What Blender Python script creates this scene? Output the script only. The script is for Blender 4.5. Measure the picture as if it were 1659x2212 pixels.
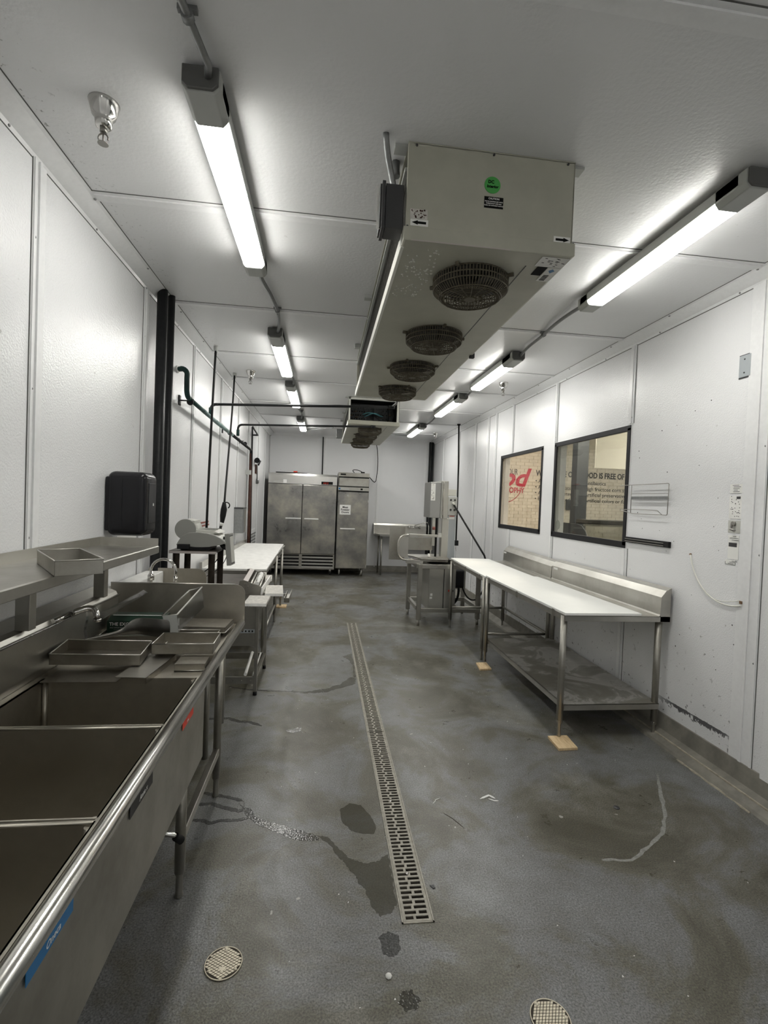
import bpy, bmesh, math, random
from mathutils import Vector, Matrix
random.seed(7)
PI = math.pi
D = bpy.data
COL = bpy.context.scene.collection
for o in list(D.objects): D.objects.remove(o)

# ------------------------------------------------------------------ camera
cam = D.objects.new('camera', D.cameras.new('camera')); COL.objects.link(cam)
R0 = (0.99192715, -0.12076551, 0.03868106)      # camera right
R1 = (0.0357398, -0.02642773, -0.99901163)      # camera down
R2 = (0.1216684, 0.99232921, -0.02189825)       # camera forward
cam.matrix_world = Matrix(((R0[0], -R1[0], -R2[0], 0), (R0[1], -R1[1], -R2[1], 0), (R0[2], -R1[2], -R2[2], 1.6), (0, 0, 0, 1)))
cam.data.sensor_fit = 'VERTICAL'; cam.data.sensor_height = 24.0
cam.data.lens = 1069.2 / 2212 * 24.0
cam.data.clip_start = 0.02; cam.data.clip_end = 60
bpy.context.scene.camera = cam

# ------------------------------------------------------------------ world and exposure
w = D.worlds.new('world'); bpy.context.scene.world = w; w.use_nodes = True
w.node_tree.nodes['Background'].inputs[0].default_value = (0.75, 0.78, 0.8, 1)
w.node_tree.nodes['Background'].inputs[1].default_value = 0.25
vs = bpy.context.scene.view_settings
vs.view_transform = 'Standard'; vs.look = 'None'; vs.gamma = 1.0; vs.use_curve_mapping = False
vs.exposure = 0.52
LAMP = 26.0          # radiance of the ceiling tubes' diffusers
LAMP_REAR = 28.0      # the tubes behind the camera
STORE_LAMP = 32.0

# ------------------------------------------------------------------ room sizes
XL, XR, YF, YB, H, WT = -1.22, 2.47, -2.2, 11.15, 3.0, 0.12

# ------------------------------------------------------------------ materials
def newmat(name):
    m = D.materials.new(name); m.use_nodes = True
    return m, m.node_tree.nodes, m.node_tree.links, m.node_tree.nodes['Principled BSDF']
def noise(n, l, scale, detail=3, rough=.55, vec=None, dim=None):
    t = n.new('ShaderNodeTexNoise'); t.inputs['Scale'].default_value = scale
    t.inputs['Detail'].default_value = detail; t.inputs['Roughness'].default_value = rough
    if vec is not None: l.new(vec, t.inputs['Vector'])
    return t
def ramp(n, l, src, stops):
    r = n.new('ShaderNodeValToRGB'); l.new(src, r.inputs[0]); e = r.color_ramp.elements
    while len(e) < len(stops): e.new(.5)
    for i, (p, c) in enumerate(stops):
        e[i].position = p; e[i].color = (c, c, c, 1) if isinstance(c, (int, float)) else (*c, 1)
    return r
def mix(n, l, fac, a, b):
    m = n.new('ShaderNodeMix'); m.data_type = 'RGBA'
    for s, v in ((0, fac), (6, a), (7, b)):
        if hasattr(v, 'is_linked') or hasattr(v, 'links'): l.new(v, m.inputs[s])
        elif s == 0: m.inputs[0].default_value = v
        else: m.inputs[s].default_value = (*v, 1)
    return m.outputs[2]
def geo(n):
    g = n.new('ShaderNodeNewGeometry'); return g.outputs['Position']
def bump(n, l, b, h, strength, dist):
    k = n.new('ShaderNodeBump'); k.inputs['Strength'].default_value = strength; k.inputs['Distance'].default_value = dist
    l.new(h, k.inputs['Height']); l.new(k.outputs[0], b.inputs['Normal']); return k
def sep(n, l, p):
    s = n.new('ShaderNodeSeparateXYZ'); l.new(p, s.inputs[0]); return s
def math_(n, l, op, a, b=0.0, c=None):
    m = n.new('ShaderNodeMath'); m.operation = op
    for i, v in enumerate((a, b) if c is None else (a, b, c)):
        if isinstance(v, (int, float)): m.inputs[i].default_value = v
        else: l.new(v, m.inputs[i])
    return m.outputs[0]

def plain(name, col, rough=.5, metal=0.0, spec=.5, emit=0, nz=0.0, nscale=40, coat=0):
    m, n, l, b = newmat(name)
    b.inputs['Base Color'].default_value = (*col, 1); b.inputs['Roughness'].default_value = rough
    b.inputs['Metallic'].default_value = metal; b.inputs['Specular IOR Level'].default_value = spec
    b.inputs['Coat Weight'].default_value = coat
    if nz:
        p = geo(n); t = noise(n, l, nscale, 4, .6, p)
        r = ramp(n, l, t.outputs[0], [(.3, tuple(c * (1 - nz) for c in col)), (.7, tuple(min(1, c * (1 + nz)) for c in col))])
        l.new(r.outputs[0], b.inputs['Base Color'])
    if emit:
        b.inputs['Emission Color'].default_value = (*col, 1); b.inputs['Emission Strength'].default_value = emit
    return m

def wall_mat(name, col, rough, b_scale, b_str, dirt=.25, scuff=False):
    m, n, l, b = newmat(name); p = geo(n)
    big = noise(n, l, 1.3, 5, .6, p)
    c = ramp(n, l, big.outputs[0], [(.3, tuple(x * .955 for x in col)), (.7, col)]).outputs[0]
    sp = noise(n, l, 21, 5, .62, p)
    s2 = noise(n, l, 1.1, 2, .5, p)
    thr = math_(n, l, 'ADD', sp.outputs[0], math_(n, l, 'MULTIPLY', s2.outputs[0], .35))
    sm = ramp(n, l, thr, [(.885, 0.0), (.93, dirt)])
    c = mix(n, l, sm.outputs[0], c, (.30, .29, .26))
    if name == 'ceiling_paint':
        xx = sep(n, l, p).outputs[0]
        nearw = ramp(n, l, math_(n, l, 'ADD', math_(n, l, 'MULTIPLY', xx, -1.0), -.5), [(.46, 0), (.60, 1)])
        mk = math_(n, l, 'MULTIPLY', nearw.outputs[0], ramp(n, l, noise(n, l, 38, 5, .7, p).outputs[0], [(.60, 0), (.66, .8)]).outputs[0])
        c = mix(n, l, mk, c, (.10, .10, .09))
    if scuff:
        z = sep(n, l, p).outputs[2]; y = sep(n, l, p).outputs[1]
        rag = math_(n, l, 'MULTIPLY', noise(n, l, 22, 6, .72, p).outputs[0], .16)
        band = math_(n, l, 'MULTIPLY', math_(n, l, 'GREATER_THAN', z, math_(n, l, 'ADD', rag, .16)), math_(n, l, 'LESS_THAN', math_(n, l, 'ADD', z, math_(n, l, 'MULTIPLY', rag, .1)), .278))
        near = ramp(n, l, math_(n, l, 'MULTIPLY', y, .1), [(.262, 0), (.27, 1), (.315, 1), (.34, 0)]).outputs[0]
        c = mix(n, l, math_(n, l, 'MULTIPLY', band, near), c, (.12, .12, .125))
        low = math_(n, l, 'MULTIPLY', ramp(n, l, z, [(.25, .85), (.75, 0)]).outputs[0],
                    ramp(n, l, noise(n, l, 26, 4, .6, p).outputs[0], [(.63, 0), (.68, 1)]).outputs[0])
        c = mix(n, l, low, c, (.13, .13, .125))
    l.new(c, b.inputs['Base Color'])
    b.inputs['Roughness'].default_value = rough; b.inputs['Specular IOR Level'].default_value = .5
    t = noise(n, l, b_scale, 2, .5, p)
    bump(n, l, b, t.outputs[0], b_str, .003)
    return m

def steel_mat(name, col, rough, var=.12, grime=.35, brush=(1, 1, 60), gscale=3.0, gcol=(.22, .20, .165)):
    m, n, l, b = newmat(name); p = geo(n)
    mp = n.new('ShaderNodeMapping'); mp.inputs['Scale'].default_value = brush; l.new(p, mp.inputs[0])
    br = noise(n, l, 14, 2, .5, mp.outputs[0])
    g = noise(n, l, gscale, 6, .65, p)
    gf = ramp(n, l, g.outputs[0], [(.42, 0), (.72, grime)]).outputs[0]
    c = mix(n, l, gf, col, gcol); l.new(c, b.inputs['Base Color'])
    r = ramp(n, l, math_(n, l, 'ADD', math_(n, l, 'MULTIPLY', br.outputs[0], .15), math_(n, l, 'MULTIPLY', g.outputs[0], .85)),
             [(.3, max(0.03, rough - var)), (.7, rough + var)])
    l.new(r.outputs[0], b.inputs['Roughness'])
    b.inputs['Metallic'].default_value = 1.0
    return m

M = {}
M['frp'] = wall_mat('white_frp', (.80, .805, .815), .20, 125, .6, .5)
M['frp_right'] = wall_mat('white_frp_right', (.80, .805, .815), .20, 125, .65, .6, scuff=True)
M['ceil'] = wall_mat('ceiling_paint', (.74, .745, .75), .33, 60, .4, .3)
M['batten'] = plain('batten_paint', (.77, .775, .78), .3, nz=.03)
M['joint'] = plain('joint_shadow_caulk', (.10, .10, .095), .8)  # caulk and dirt tone, kept dark to draw the gap shadows at seams
M['steel'] = steel_mat('stainless', (.52, .51, .475), .36, .08)
M['steel_dull'] = steel_mat('stainless_dull', (.42, .41, .375), .42, .08, .6)
M['steel_dark'] = steel_mat('stainless_sink', (.46, .435, .38), .40, .08, .5)
M['steel_tray'] = steel_mat('stainless_tray', (.36, .34, .30), .38, .1, .6, gscale=9)
M['steel_fridge'] = steel_mat('stainless_fridge', (.27, .265, .255), .34, .12, .95, brush=(60, 60, 1), gscale=2.6, gcol=(.50, .47, .40))
M['steel_bright'] = steel_mat('stainless_polished', (.66, .65, .62), .23, .05, .15)
M['chrome'] = plain('chrome', (.55, .54, .52), .12, 1.0)
M['steel_black'] = steel_mat('dark_liner', (.10, .098, .092), .33, .06, .3)
M['sheet_dark'] = plain('dirty_tube_sheet', (.09, .095, .095), .6, .3, nz=.5, nscale=30)
M['galv'] = plain('galvanised_conduit', (.26, .265, .265), .45, .7, nz=.12)
M['wire'] = plain('wire_steel', (.30, .29, .27), .4, .9)
M['black_iron'] = plain('black_pipe', (.017, .018, .019), .42, spec=.18, nz=.2)
M['black'] = plain('black_plastic', (.012, .012, .014), .22, spec=.25)
M['black_matte'] = plain('black_rubber', (.014, .014, .015), .6, spec=.18)
M['cord'] = plain('cord_black', (.012, .012, .012), .5, spec=.18)
M['green_pipe'] = plain('green_insulation', (.012, .04, .036), .55, spec=.25, nz=.5, nscale=7)
M['teal_pipe'] = plain('weathered_teal_insulation', (.17, .24, .235), .6, nz=.4, nscale=6)
M['rust'] = plain('rusty_brown_paint', (.06, .026, .018), .5, spec=.2, nz=.4, nscale=18)
M['rust_stand'] = plain('dark_bronze_steel', (.075, .062, .05), .38, .8, nz=.5, nscale=9)
M['red_brown'] = plain('red_brown', (.22, .07, .055), .6)
M['window_frame'] = plain('window_gasket', (.02, .02, .022), .45, spec=.18)
M['white_plastic'] = plain('white_plastic', (.80, .80, .78), .35)
M['poly'] = plain('white_cutting_poly', (.86, .865, .84), .42, nz=.015, nscale=9)
M['poly_worn'] = plain('worn_white_poly', (.80, .795, .77), .5, nz=.10, nscale=14)
M['beige_board'] = plain('worn_board', (.55, .53, .49), .6, nz=.22, nscale=45)
M['scale_grey'] = plain('scale_plastic_grey', (.27, .27, .25), .45)
M['scale_lite'] = plain('scale_plastic_light', (.52, .52, .48), .42)
M['cooler'] = plain('cooler_enamel', (.42, .415, .345), .42, nz=.07, nscale=6)
M['cooler_lip'] = plain('cooler_lip_aluminium', (.74, .74, .68), .45)
M['coil'] = plain('cooler_coil_fins', (.055, .052, .045), .7, .2, nz=.5, nscale=60)
M['jbox'] = plain('junction_box_grey', (.055, .055, .057), .45, .3)
M['fan'] = plain('dusty_fan_guard', (.115, .10, .07), .6, .3, nz=.3, nscale=30)
M['fan_dark'] = plain('fan_interior', (.035, .032, .028), .7)
M['light_body'] = plain('light_housing_grey', (.42, .43, .41), .5)
M['light_cap'] = plain('light_end_cap', (.10, .10, .095), .5)
M['lamp'] = plain('lamp_diffuser', (1.0, .985, .93), .4, emit=LAMP)
M['lamp_rear'] = plain('lamp_diffuser_rear', (1.0, .985, .93), .4, emit=LAMP_REAR)
M['store_lamp'] = plain('store_lamp', (1.0, .95, .86), .4, emit=STORE_LAMP)
M['store_white'] = plain('store_paint', (.62, .60, .54), .7)
M['brick'] = plain('painted_tan_brick', (.56, .52, .45), .75, nz=.10, nscale=4)
M['mortar'] = plain('mortar', (.47, .43, .36), .9)
M['ink'] = plain('wall_lettering_grey', (.03, .03, .033), .7)
M['ink_red'] = plain('wall_lettering_red', (.42, .03, .06), .7)
M['paper'] = plain('paper_white', (.80, .80, .77), .7)
M['print_black'] = plain('print_black', (.008, .008, .008), .7, spec=.1)
M['print_white'] = plain('print_white', (.75, .75, .73), .6)
M['sticker_green'] = plain('sticker_green', (.07, .38, .08), .5)
M['tag_blue'] = plain('tag_blue', (.005, .13, .33), .4)
M['tag_red'] = plain('tag_red', (.62, .035, .012), .4)
M['tag_black'] = plain('tag_black', (.008, .008, .009), .35, spec=.18)
M['box_green'] = plain('box_green', (.004, .022, .011), .4)
M['wood'] = None
M['brass'] = plain('worn_nickel_bronze', (.60, .55, .44), .42, .4, nz=.12, nscale=60)
M['dirt'] = plain('drain_dirt', (.035, .028, .02), .9)
M['grate'] = plain('grate_cast_metal', (.30, .285, .245), .5, .35, nz=.22, nscale=40)
M['outlet'] = plain('power_pole_grey_blue', (.40, .43, .45), .45, .2)
M['saw'] = plain('band_saw_satin', (.44, .435, .40), .38, .7, nz=.06, nscale=5)
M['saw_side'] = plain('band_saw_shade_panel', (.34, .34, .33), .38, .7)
M['tan_metal'] = plain('tan_metal', (.46, .42, .40), .45, .3)
M['copper'] = plain('copper', (.25, .16, .10), .4, .8)
M['teal_wire'] = plain('teal_wire', (.10, .30, .34), .5)
M['cream'] = plain('cream_panel', (.92, .87, .74), .7)
M['column_grey'] = plain('store_column', (.035, .038, .042), .5)
M['gasket_green'] = plain('dark_green_strip', (.02, .035, .033), .5)
M['handle'] = plain('handle_aluminium', (.72, .72, .70), .5)
M['caulk'] = plain('aged_caulk', (.33, .30, .24), .8, nz=.3, nscale=30)

def mk_wood():
    m, n, l, b = newmat('pine_block'); p = geo(n)
    mp = n.new('ShaderNodeMapping'); mp.inputs['Scale'].default_value = (40, 6, 6); l.new(p, mp.inputs[0])
    t = noise(n, l, 2.2, 4, .6, mp.outputs[0])
    r = ramp(n, l, t.outputs[0], [(.3, (.52, .36, .19)), (.7, (.74, .58, .36))]); l.new(r.outputs[0], b.inputs['Base Color'])
    b.inputs['Roughness'].default_value = .6; return m
M['wood'] = mk_wood()

def mk_floor(name, wet=0):
    m, n, l, b = newmat(name); p = geo(n)
    big = noise(n, l, 1.6, 8, .66, p); big.inputs['Distortion'].default_value = .6; mid = noise(n, l, 7, 8, .7, p); fine = noise(n, l, 150, 3, .7, p); pale = noise(n, l, .9, 7, .68, p)
    pale.inputs['Distortion'].default_value = .2
    c = ramp(n, l, big.outputs[0], [(.36, (.066, .061, .043)), (.46, (.106, .101, .078)), (.54, (.150, .153, .153)), (.66, (.185, .190, .194))]).outputs[0]
    c = mix(n, l, ramp(n, l, mid.outputs[0], [(.40, 0.0), (.70, .42)]).outputs[0], c, (.098, .091, .073))
    c = mix(n, l, ramp(n, l, pale.outputs[0], [(.55, 0.0), (.68, .6)]).outputs[0], c, (.25, .245, .22))
    sp = ramp(n, l, fine.outputs[0], [(.34, .50), (.66, 1.50)])
    mm = n.new('ShaderNodeMix'); mm.data_type = 'RGBA'; mm.blend_type = 'MULTIPLY'; mm.inputs[0].default_value = 1
    l.new(c, mm.inputs[6]); l.new(sp.outputs[0], mm.inputs[7]); c = mm.outputs[2]
    chips = ramp(n, l, noise(n, l, 16, 2, .4, p).outputs[0], [(.765, 0), (.775, 1)]).outputs[0]
    c = mix(n, l, chips, c, (.34, .33, .30))
    if wet:
        c = mix(n, l, .75, c, (.062, .060, .048)) if wet > 1 else mix(n, l, .6, c, (.036, .036, .036))
    l.new(c, b.inputs['Base Color'])
    if wet:
        b.inputs['Roughness'].default_value = .05 if wet == 1 else .16
        bump(n, l, b, noise(n, l, 110, 2, .5, p).outputs[0], .40 if wet == 1 else .06, .003)
    else:
        r = ramp(n, l, mid.outputs[0], [(.3, .25), (.7, .42)]); l.new(r.outputs[0], b.inputs['Roughness'])
        bump(n, l, b, noise(n, l, 120, 3, .6, p).outputs[0], .35, .0025)
    return m
M['pale_stain'] = plain('pale_chalk_stain', (.22, .22, .205), .7, nz=.3, nscale=60)
M['floor'] = mk_floor('epoxy_floor'); M['wet'] = mk_floor('wet_floor', 1); M['wet_calm'] = mk_floor('wet_floor_calm', 2)

def mk_shelf():
    m, n, l, b = newmat('residue_shelf'); p = geo(n)
    t = noise(n, l, 2.6, 6, .62, p); t.inputs['Distortion'].default_value = 1.0
    r = ramp(n, l, t.outputs[0], [(.42, (.32, .305, .26)), (.50, (.40, .39, .355)), (.53, (.60, .59, .56)), (.62, (.52, .51, .48))])
    l.new(r.outputs[0], b.inputs['Base Color']); b.inputs['Metallic'].default_value = .75
    b.inputs['Roughness'].default_value = .45; return m
M['shelf_residue'] = mk_shelf()

def glassmat(name, col, alpha, rough=.03):
    m, n, l, b = newmat(name)
    out = n['Material Output']; tr = n.new('ShaderNodeBsdfTransparent'); tr.inputs[0].default_value = (*col, 1)
    gl = n.new('ShaderNodeBsdfGlossy'); gl.inputs['Roughness'].default_value = rough; gl.inputs[0].default_value = (.9, .9, .9, 1)
    lw = n.new('ShaderNodeLayerWeight'); lw.inputs[0].default_value = .5
    ms = n.new('ShaderNodeMixShader'); f = math_(n, l, 'ADD', math_(n, l, 'MULTIPLY', math_(n, l, 'POWER', lw.outputs[1], 5.0), .9), alpha)
    l.new(f, ms.inputs[0]); l.new(tr.outputs[0], ms.inputs[1]); l.new(gl.outputs[0], ms.inputs[2]); l.new(ms.outputs[0], out.inputs[0])
    return m
M['glass'] = glassmat('window_glass', (.74, .75, .73), .02)
M['glass_bronze'] = glassmat('window_glass_tinted', (.88, .85, .80), .0)
M['clear'] = glassmat('clear_plastic', (.90, .90, .90), .06, .08)
M['clear_film'] = glassmat('clear_film', (.85, .85, .86), .22, .12)

# ------------------------------------------------------------------ mesh builder
class MB:
    def __init__(s): s.v = []; s.f = []; s.sm = []
    def add(s, vs, fs, smooth=False):
        o = len(s.v); s.v += [tuple(v) for v in vs]; s.f += [tuple(i + o for i in f) for f in fs]; s.sm += [smooth] * len(fs); return s
    def box(s, x0, x1, y0, y1, z0, z1, mat=None):
        x0, x1 = min(x0, x1), max(x0, x1); y0, y1 = min(y0, y1), max(y0, y1); z0, z1 = min(z0, z1), max(z0, z1)
        vs = [Vector(p) for p in ((x0, y0, z0), (x1, y0, z0), (x1, y1, z0), (x0, y1, z0), (x0, y0, z1), (x1, y0, z1), (x1, y1, z1), (x0, y1, z1))]
        if mat is not None: vs = [mat @ v for v in vs]
        return s.add(vs, [(0, 3, 2, 1), (4, 5, 6, 7), (0, 1, 5, 4), (1, 2, 6, 5), (2, 3, 7, 6), (3, 0, 4, 7)])
    def tube(s, pts, r, n=10, caps=True, smooth=True, closed=False):
        pts = [Vector(p) for p in pts]; rs = r if isinstance(r, (list, tuple)) else [r] * len(pts)
        vs, fs = [], []; prev = None; N = len(pts)
        for i, p in enumerate(pts):
            if closed: t = (pts[(i + 1) % N] - pts[i - 1]).normalized()
            else: t = (pts[min(i + 1, N - 1)] - pts[max(i - 1, 0)]).normalized()
            if prev is None:
                up = Vector((0, 0, 1)) if abs(t.z) < .9 else Vector((1, 0, 0)); a = t.cross(up).normalized()
            else:
                a = (prev - t * prev.dot(t)); a = a.normalized() if a.length > 1e-6 else t.orthogonal().normalized()
            prev = a; b = t.cross(a)
            for k in range(n):
                an = 2 * PI * k / n; vs.append(p + (a * math.cos(an) + b * math.sin(an)) * rs[i])
        for i in range(N if closed else N - 1):
            j = (i + 1) % N
            for k in range(n): fs.append((i * n + k, i * n + (k + 1) % n, j * n + (k + 1) % n, j * n + k))
        s.add(vs, fs, smooth)
        if caps and not closed:
            o = len(s.v) - len(vs)
            s.f += [tuple(o + k for k in range(n - 1, -1, -1)), tuple(o + (N - 1) * n + k for k in range(n))]; s.sm += [False, False]
        return s
    def cyl(s, a, b, r, n=14, r2=None): return s.tube([a, b], [r, r if r2 is None else r2], n)
    def lathe(s, prof, c, axis='Z', n=20, smooth=True):
        vs, fs = [], []
        for (r, h) in prof:
            for k in range(n):
                an = 2 * PI * k / n; x, y = r * math.cos(an), r * math.sin(an)
                v = (c[0] + x, c[1] + y, c[2] + h) if axis == 'Z' else ((c[0] + h, c[1] + x, c[2] + y) if axis == 'X' else (c[0] + x, c[1] + h, c[2] + y))
                vs.append(v)
        for i in range(len(prof) - 1):
            for k in range(n): fs.append((i * n + k, i * n + (k + 1) % n, (i + 1) * n + (k + 1) % n, (i + 1) * n + k))
        s.add(vs, fs, smooth)
        o = len(s.v) - len(vs)
        if prof[0][0] > 1e-5: s.f.append(tuple(o + k for k in range(n - 1, -1, -1))); s.sm.append(False)
        if prof[-1][0] > 1e-5: s.f.append(tuple(o + (len(prof) - 1) * n + k for k in range(n))); s.sm.append(False)
        return s
    def prism(s, poly, axis, a, b, smooth=False):
        n = len(poly)
        def P(u, v, w): return {'X': (w, u, v), 'Y': (u, w, v), 'Z': (u, v, w)}[axis]
        vs = [P(u, v, a) for u, v in poly] + [P(u, v, b) for u, v in poly]
        fs = [tuple(range(n - 1, -1, -1)), tuple(range(n, 2 * n))]
        s.add(vs, fs, False); o = len(s.v) - 2 * n
        for i in range(n): s.f.append((o + i, o + (i + 1) % n, o + n + (i + 1) % n, o + n + i)); s.sm.append(smooth)
        return s
    def sheet(s, prof, axis, a, b, t=.002):
        """bent metal: open profile in the plane across axis, given thickness"""
        pts = [Vector(p) for p in prof]; off = []
        for i, p in enumerate(pts):
            d0 = (pts[i] - pts[i - 1]).normalized() if i else None
            d1 = (pts[i + 1] - pts[i]).normalized() if i < len(pts) - 1 else None
            d = (d0 or d1) if (d0 is None or d1 is None) else (d0 + d1)
            if d.length < 1e-6: d = d1
            d = d.normalized(); nn = Vector((-d.y, d.x))
            k = 1.0
            if d0 is not None and d1 is not None: k = 1 / max(.35, nn.dot(Vector((-d0.y, d0.x))))
            off.append(p + nn * t * k)
        n = len(pts); vs = []
        def P(u, v, w): return {'X': (w, u, v), 'Y': (u, w, v), 'Z': (u, v, w)}[axis]
        for w_ in (a, b):
            vs += [P(p.x, p.y, w_) for p in pts] + [P(p.x, p.y, w_) for p in off]
        fs = []
        for i in range(n - 1):
            fs += [(i, i + 1, 2 * n + i + 1, 2 * n + i), (n + i, 3 * n + i, 3 * n + i + 1, n + i + 1), (i, n + i, n + i + 1, i + 1), (2 * n + i, 2 * n + i + 1, 3 * n + i + 1, 3 * n + i)]
        fs += [(0, 2 * n, 3 * n, n), (n - 1, 2 * n - 1, 4 * n - 1, 3 * n - 1)]
        return s.add(vs, fs)
    def xf(s, mat):
        s.v = [tuple(mat @ Vector(v)) for v in s.v]; return s

ORG = {}
def tag(o, label=None, cat=None, group=None, kind=None):
    if label: o['label'] = label
    if cat: o['category'] = cat
    if group: o['group'] = group
    if kind: o['kind'] = kind
    return o
def thing(name, label, cat, loc=(0, 0, 0), group=None):
    o = D.objects.new(name, None); COL.objects.link(o); o.location = loc; o.empty_display_size = .05
    ORG[o.name] = Vector(loc); return tag(o, label, cat, group)
def mesh_of(name, mb, mat, org):
    me = D.meshes.new(name); me.from_pydata([tuple(Vector(v) - org) for v in mb.v], [], mb.f)
    me.polygons.foreach_set('use_smooth', mb.sm)
    bm = bmesh.new(); bm.from_mesh(me); bmesh.ops.recalc_face_normals(bm, faces=bm.faces); bm.to_mesh(me); bm.free()
    me.update()
    if mat: me.materials.append(mat)
    return me
def part(name, mb, mat, parent=None, bevel=0, label=None, org=None):
    o_ = ORG[parent.name] if parent is not None else (Vector(org) if org is not None else Vector((0, 0, 0)))
    ob = D.objects.new(name, mesh_of(name, mb, M[mat] if isinstance(mat, str) else mat, o_)); COL.objects.link(ob)
    if parent is not None: ob.parent = parent
    else: ob.location = o_
    ORG[ob.name] = o_
    if bevel:
        b = ob.modifiers.new('bevel', 'BEVEL'); b.width = bevel; b.segments = 2; b.limit_method = 'ANGLE'; b.angle_limit = .7
        b.harden_normals = False
    if label: ob['label'] = label
    return ob
def single(name, mb, mat, label, cat, group=None, bevel=0, kind=None):
    xs = [v[0] for v in mb.v]; ys = [v[1] for v in mb.v]; zs = [v[2] for v in mb.v]
    o = part(name, mb, mat, None, bevel, org=((min(xs) + max(xs)) / 2, (min(ys) + max(ys)) / 2, min(zs)))
    return tag(o, label, cat, group, kind)
def struct(name, mb, mat, parent=None, bevel=0):
    o = part(name, mb, mat, parent, bevel)
    if parent is None: o['kind'] = 'structure'
    return o
def sroot(name, loc=(0, 0, 0)):
    o = D.objects.new(name, None); COL.objects.link(o); o.location = loc; ORG[o.name] = Vector(loc); o['kind'] = 'structure'; return o
def clone(root, delta, label=None):
    r = root.copy(); COL.objects.link(r); r.location = root.location + Vector(delta); ORG[r.name] = r.location.copy()
    if label: r['label'] = label
    for ch in list(root.children):
        c = ch.copy(); COL.objects.link(c); c.parent = r
        for g in list(ch.children):
            d = g.copy(); COL.objects.link(d); d.parent = c
    return r
def text_mb(txt, size, matrix, depth=.0006, shear=0, align='LEFT', bold=0.0):
    cu = D.curves.new('lettering', 'FONT'); cu.body = txt; cu.size = size; cu.extrude = depth / 2; cu.shear = shear; cu.align_x = align; cu.offset = bold
    cu.resolution_u = 3
    ob = D.objects.new('lettering', cu); me = D.meshes.new_from_object(ob)
    mb = MB(); mb.add([matrix @ v.co for v in me.vertices], [tuple(p.vertices) for p in me.polygons])
    D.objects.remove(ob); D.curves.remove(cu); D.meshes.remove(me); return mb
def frame_mat(origin, xdir, ydir):
    x = Vector(xdir).normalized(); y = Vector(ydir).normalized(); z = x.cross(y)
    return Matrix(((x.x, y.x, z.x, origin[0]), (x.y, y.y, z.y, origin[1]), (x.z, y.z, z.z, origin[2]), (0, 0, 0, 1)))
def arc(c, r, a0, a1, n, u, v):
    c, u, v = Vector(c), Vector(u), Vector(v)
    return [c + u * r * math.cos(a0 + (a1 - a0) * i / n) + v * r * math.sin(a0 + (a1 - a0) * i / n) for i in range(n + 1)]
def bezier(p0, p1, p2, p3, n=14):
    p0, p1, p2, p3 = map(Vector, (p0, p1, p2, p3)); out = []
    for i in range(n + 1):
        t = i / n; out.append(p0 * (1 - t) ** 3 + p1 * 3 * t * (1 - t) ** 2 + p2 * 3 * t * t * (1 - t) + p3 * t ** 3)
    return out
def ribbon(pts, w, z=.0012, jag=.25):
    """thin flat wet trickle on the floor following pts"""
    fine = []
    for i in range(len(pts) - 1):
        for k in range(6): fine.append(Vector(pts[i]).lerp(Vector(pts[i + 1]), k / 6))
    fine.append(Vector(pts[-1])); L_, R_ = [], []
    for i, p in enumerate(fine):
        d = (fine[min(i + 1, len(fine) - 1)] - fine[max(i - 1, 0)]).normalized(); nn = Vector((-d.y, d.x))
        tp = min(1, i / 3 + .25, (len(fine) - 1 - i) / 3 + .25)
        L_.append(p + nn * w * tp * random.uniform(1 - jag, 1 + jag) / 2); R_.append(p - nn * w * tp * random.uniform(1 - jag, 1 + jag) / 2)
    return L_ + R_[::-1]
def flat(poly, z0=.0002, z1=.0014, jag=0.0):
    """thin floor patch, outline roughened; earcut through bmesh so concave outlines work"""
    P = [Vector(p) for p in poly]; out = []
    for i, p in enumerate(P):
        q = P[(i + 1) % len(P)]; k = 5 if jag else 1
        for j in range(k):
            r = p.lerp(q, j / k)
            if jag and j: r = r + Vector((random.uniform(-jag, jag), random.uniform(-jag, jag)))
            out.append(r)
    from mathutils.geometry import tessellate_polygon
    tri = tessellate_polygon([[Vector((p.x, p.y, 0)) for p in out]]); n = len(out)
    mb = MB(); mb.add([(p.x, p.y, z1) for p in out] + [(p.x, p.y, z0) for p in out], [tuple(t) for t in tri] + [(i, (i + 1) % n, n + (i + 1) % n, n + i) for i in range(n)])
    return mb

# ================================================================== STRUCTURE
# --- floor with trench for the drain
TX0, TX1, TY0, TY1 = .352, .478, 1.812, 6.412
fl = MB(); fb = -.15
fl.box(XL - .3, TX0, YF, YB + .3, fb, 0); fl.box(TX1, XR + .12, YF, YB + .3, fb, 0)
fl.box(TX0, TX1, YF, TY0, fb, 0); fl.box(TX0, TX1, TY1, YB + .3, fb, 0); fl.box(TX0, TX1, TY0, TY1, fb, -.09)
floor = struct('floor', fl, 'floor')
# --- walls. Each: backing slab, panels, battens
def panels_x(root, X, sgn, seams, y0, y1, mat, holes=()):
    """FRP panels on a wall of constant X; sgn=+1 face looks towards +X"""
    ys = [y0] + list(seams) + [y1]
    for a, b in zip(ys[:-1], ys[1:]):
        a += .004; b -= .004; mb = MB(); xa, xb = X, X - sgn * .004
        segs = [(a, b, .10, H - .06)]
        for (ha, hb, hz0, hz1) in holes:
            ns = []
            for (p, q, r, s_) in segs:
                if hb <= p or ha >= q or hz1 <= r or hz0 >= s_: ns.append((p, q, r, s_)); continue
                if ha > p: ns.append((p, ha, r, s_))
                if hb < q: ns.append((hb, q, r, s_))
                ns.append((max(p, ha), min(q, hb), r, hz0)); ns.append((max(p, ha), min(q, hb), hz1, s_))
            segs = ns
        for (p, q, r, s_) in segs:
            if q - p > .002 and s_ - r > .002: mb.box(xa, xb, p, q, r, s_)
        part('panel', mb, mat, root)
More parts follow.
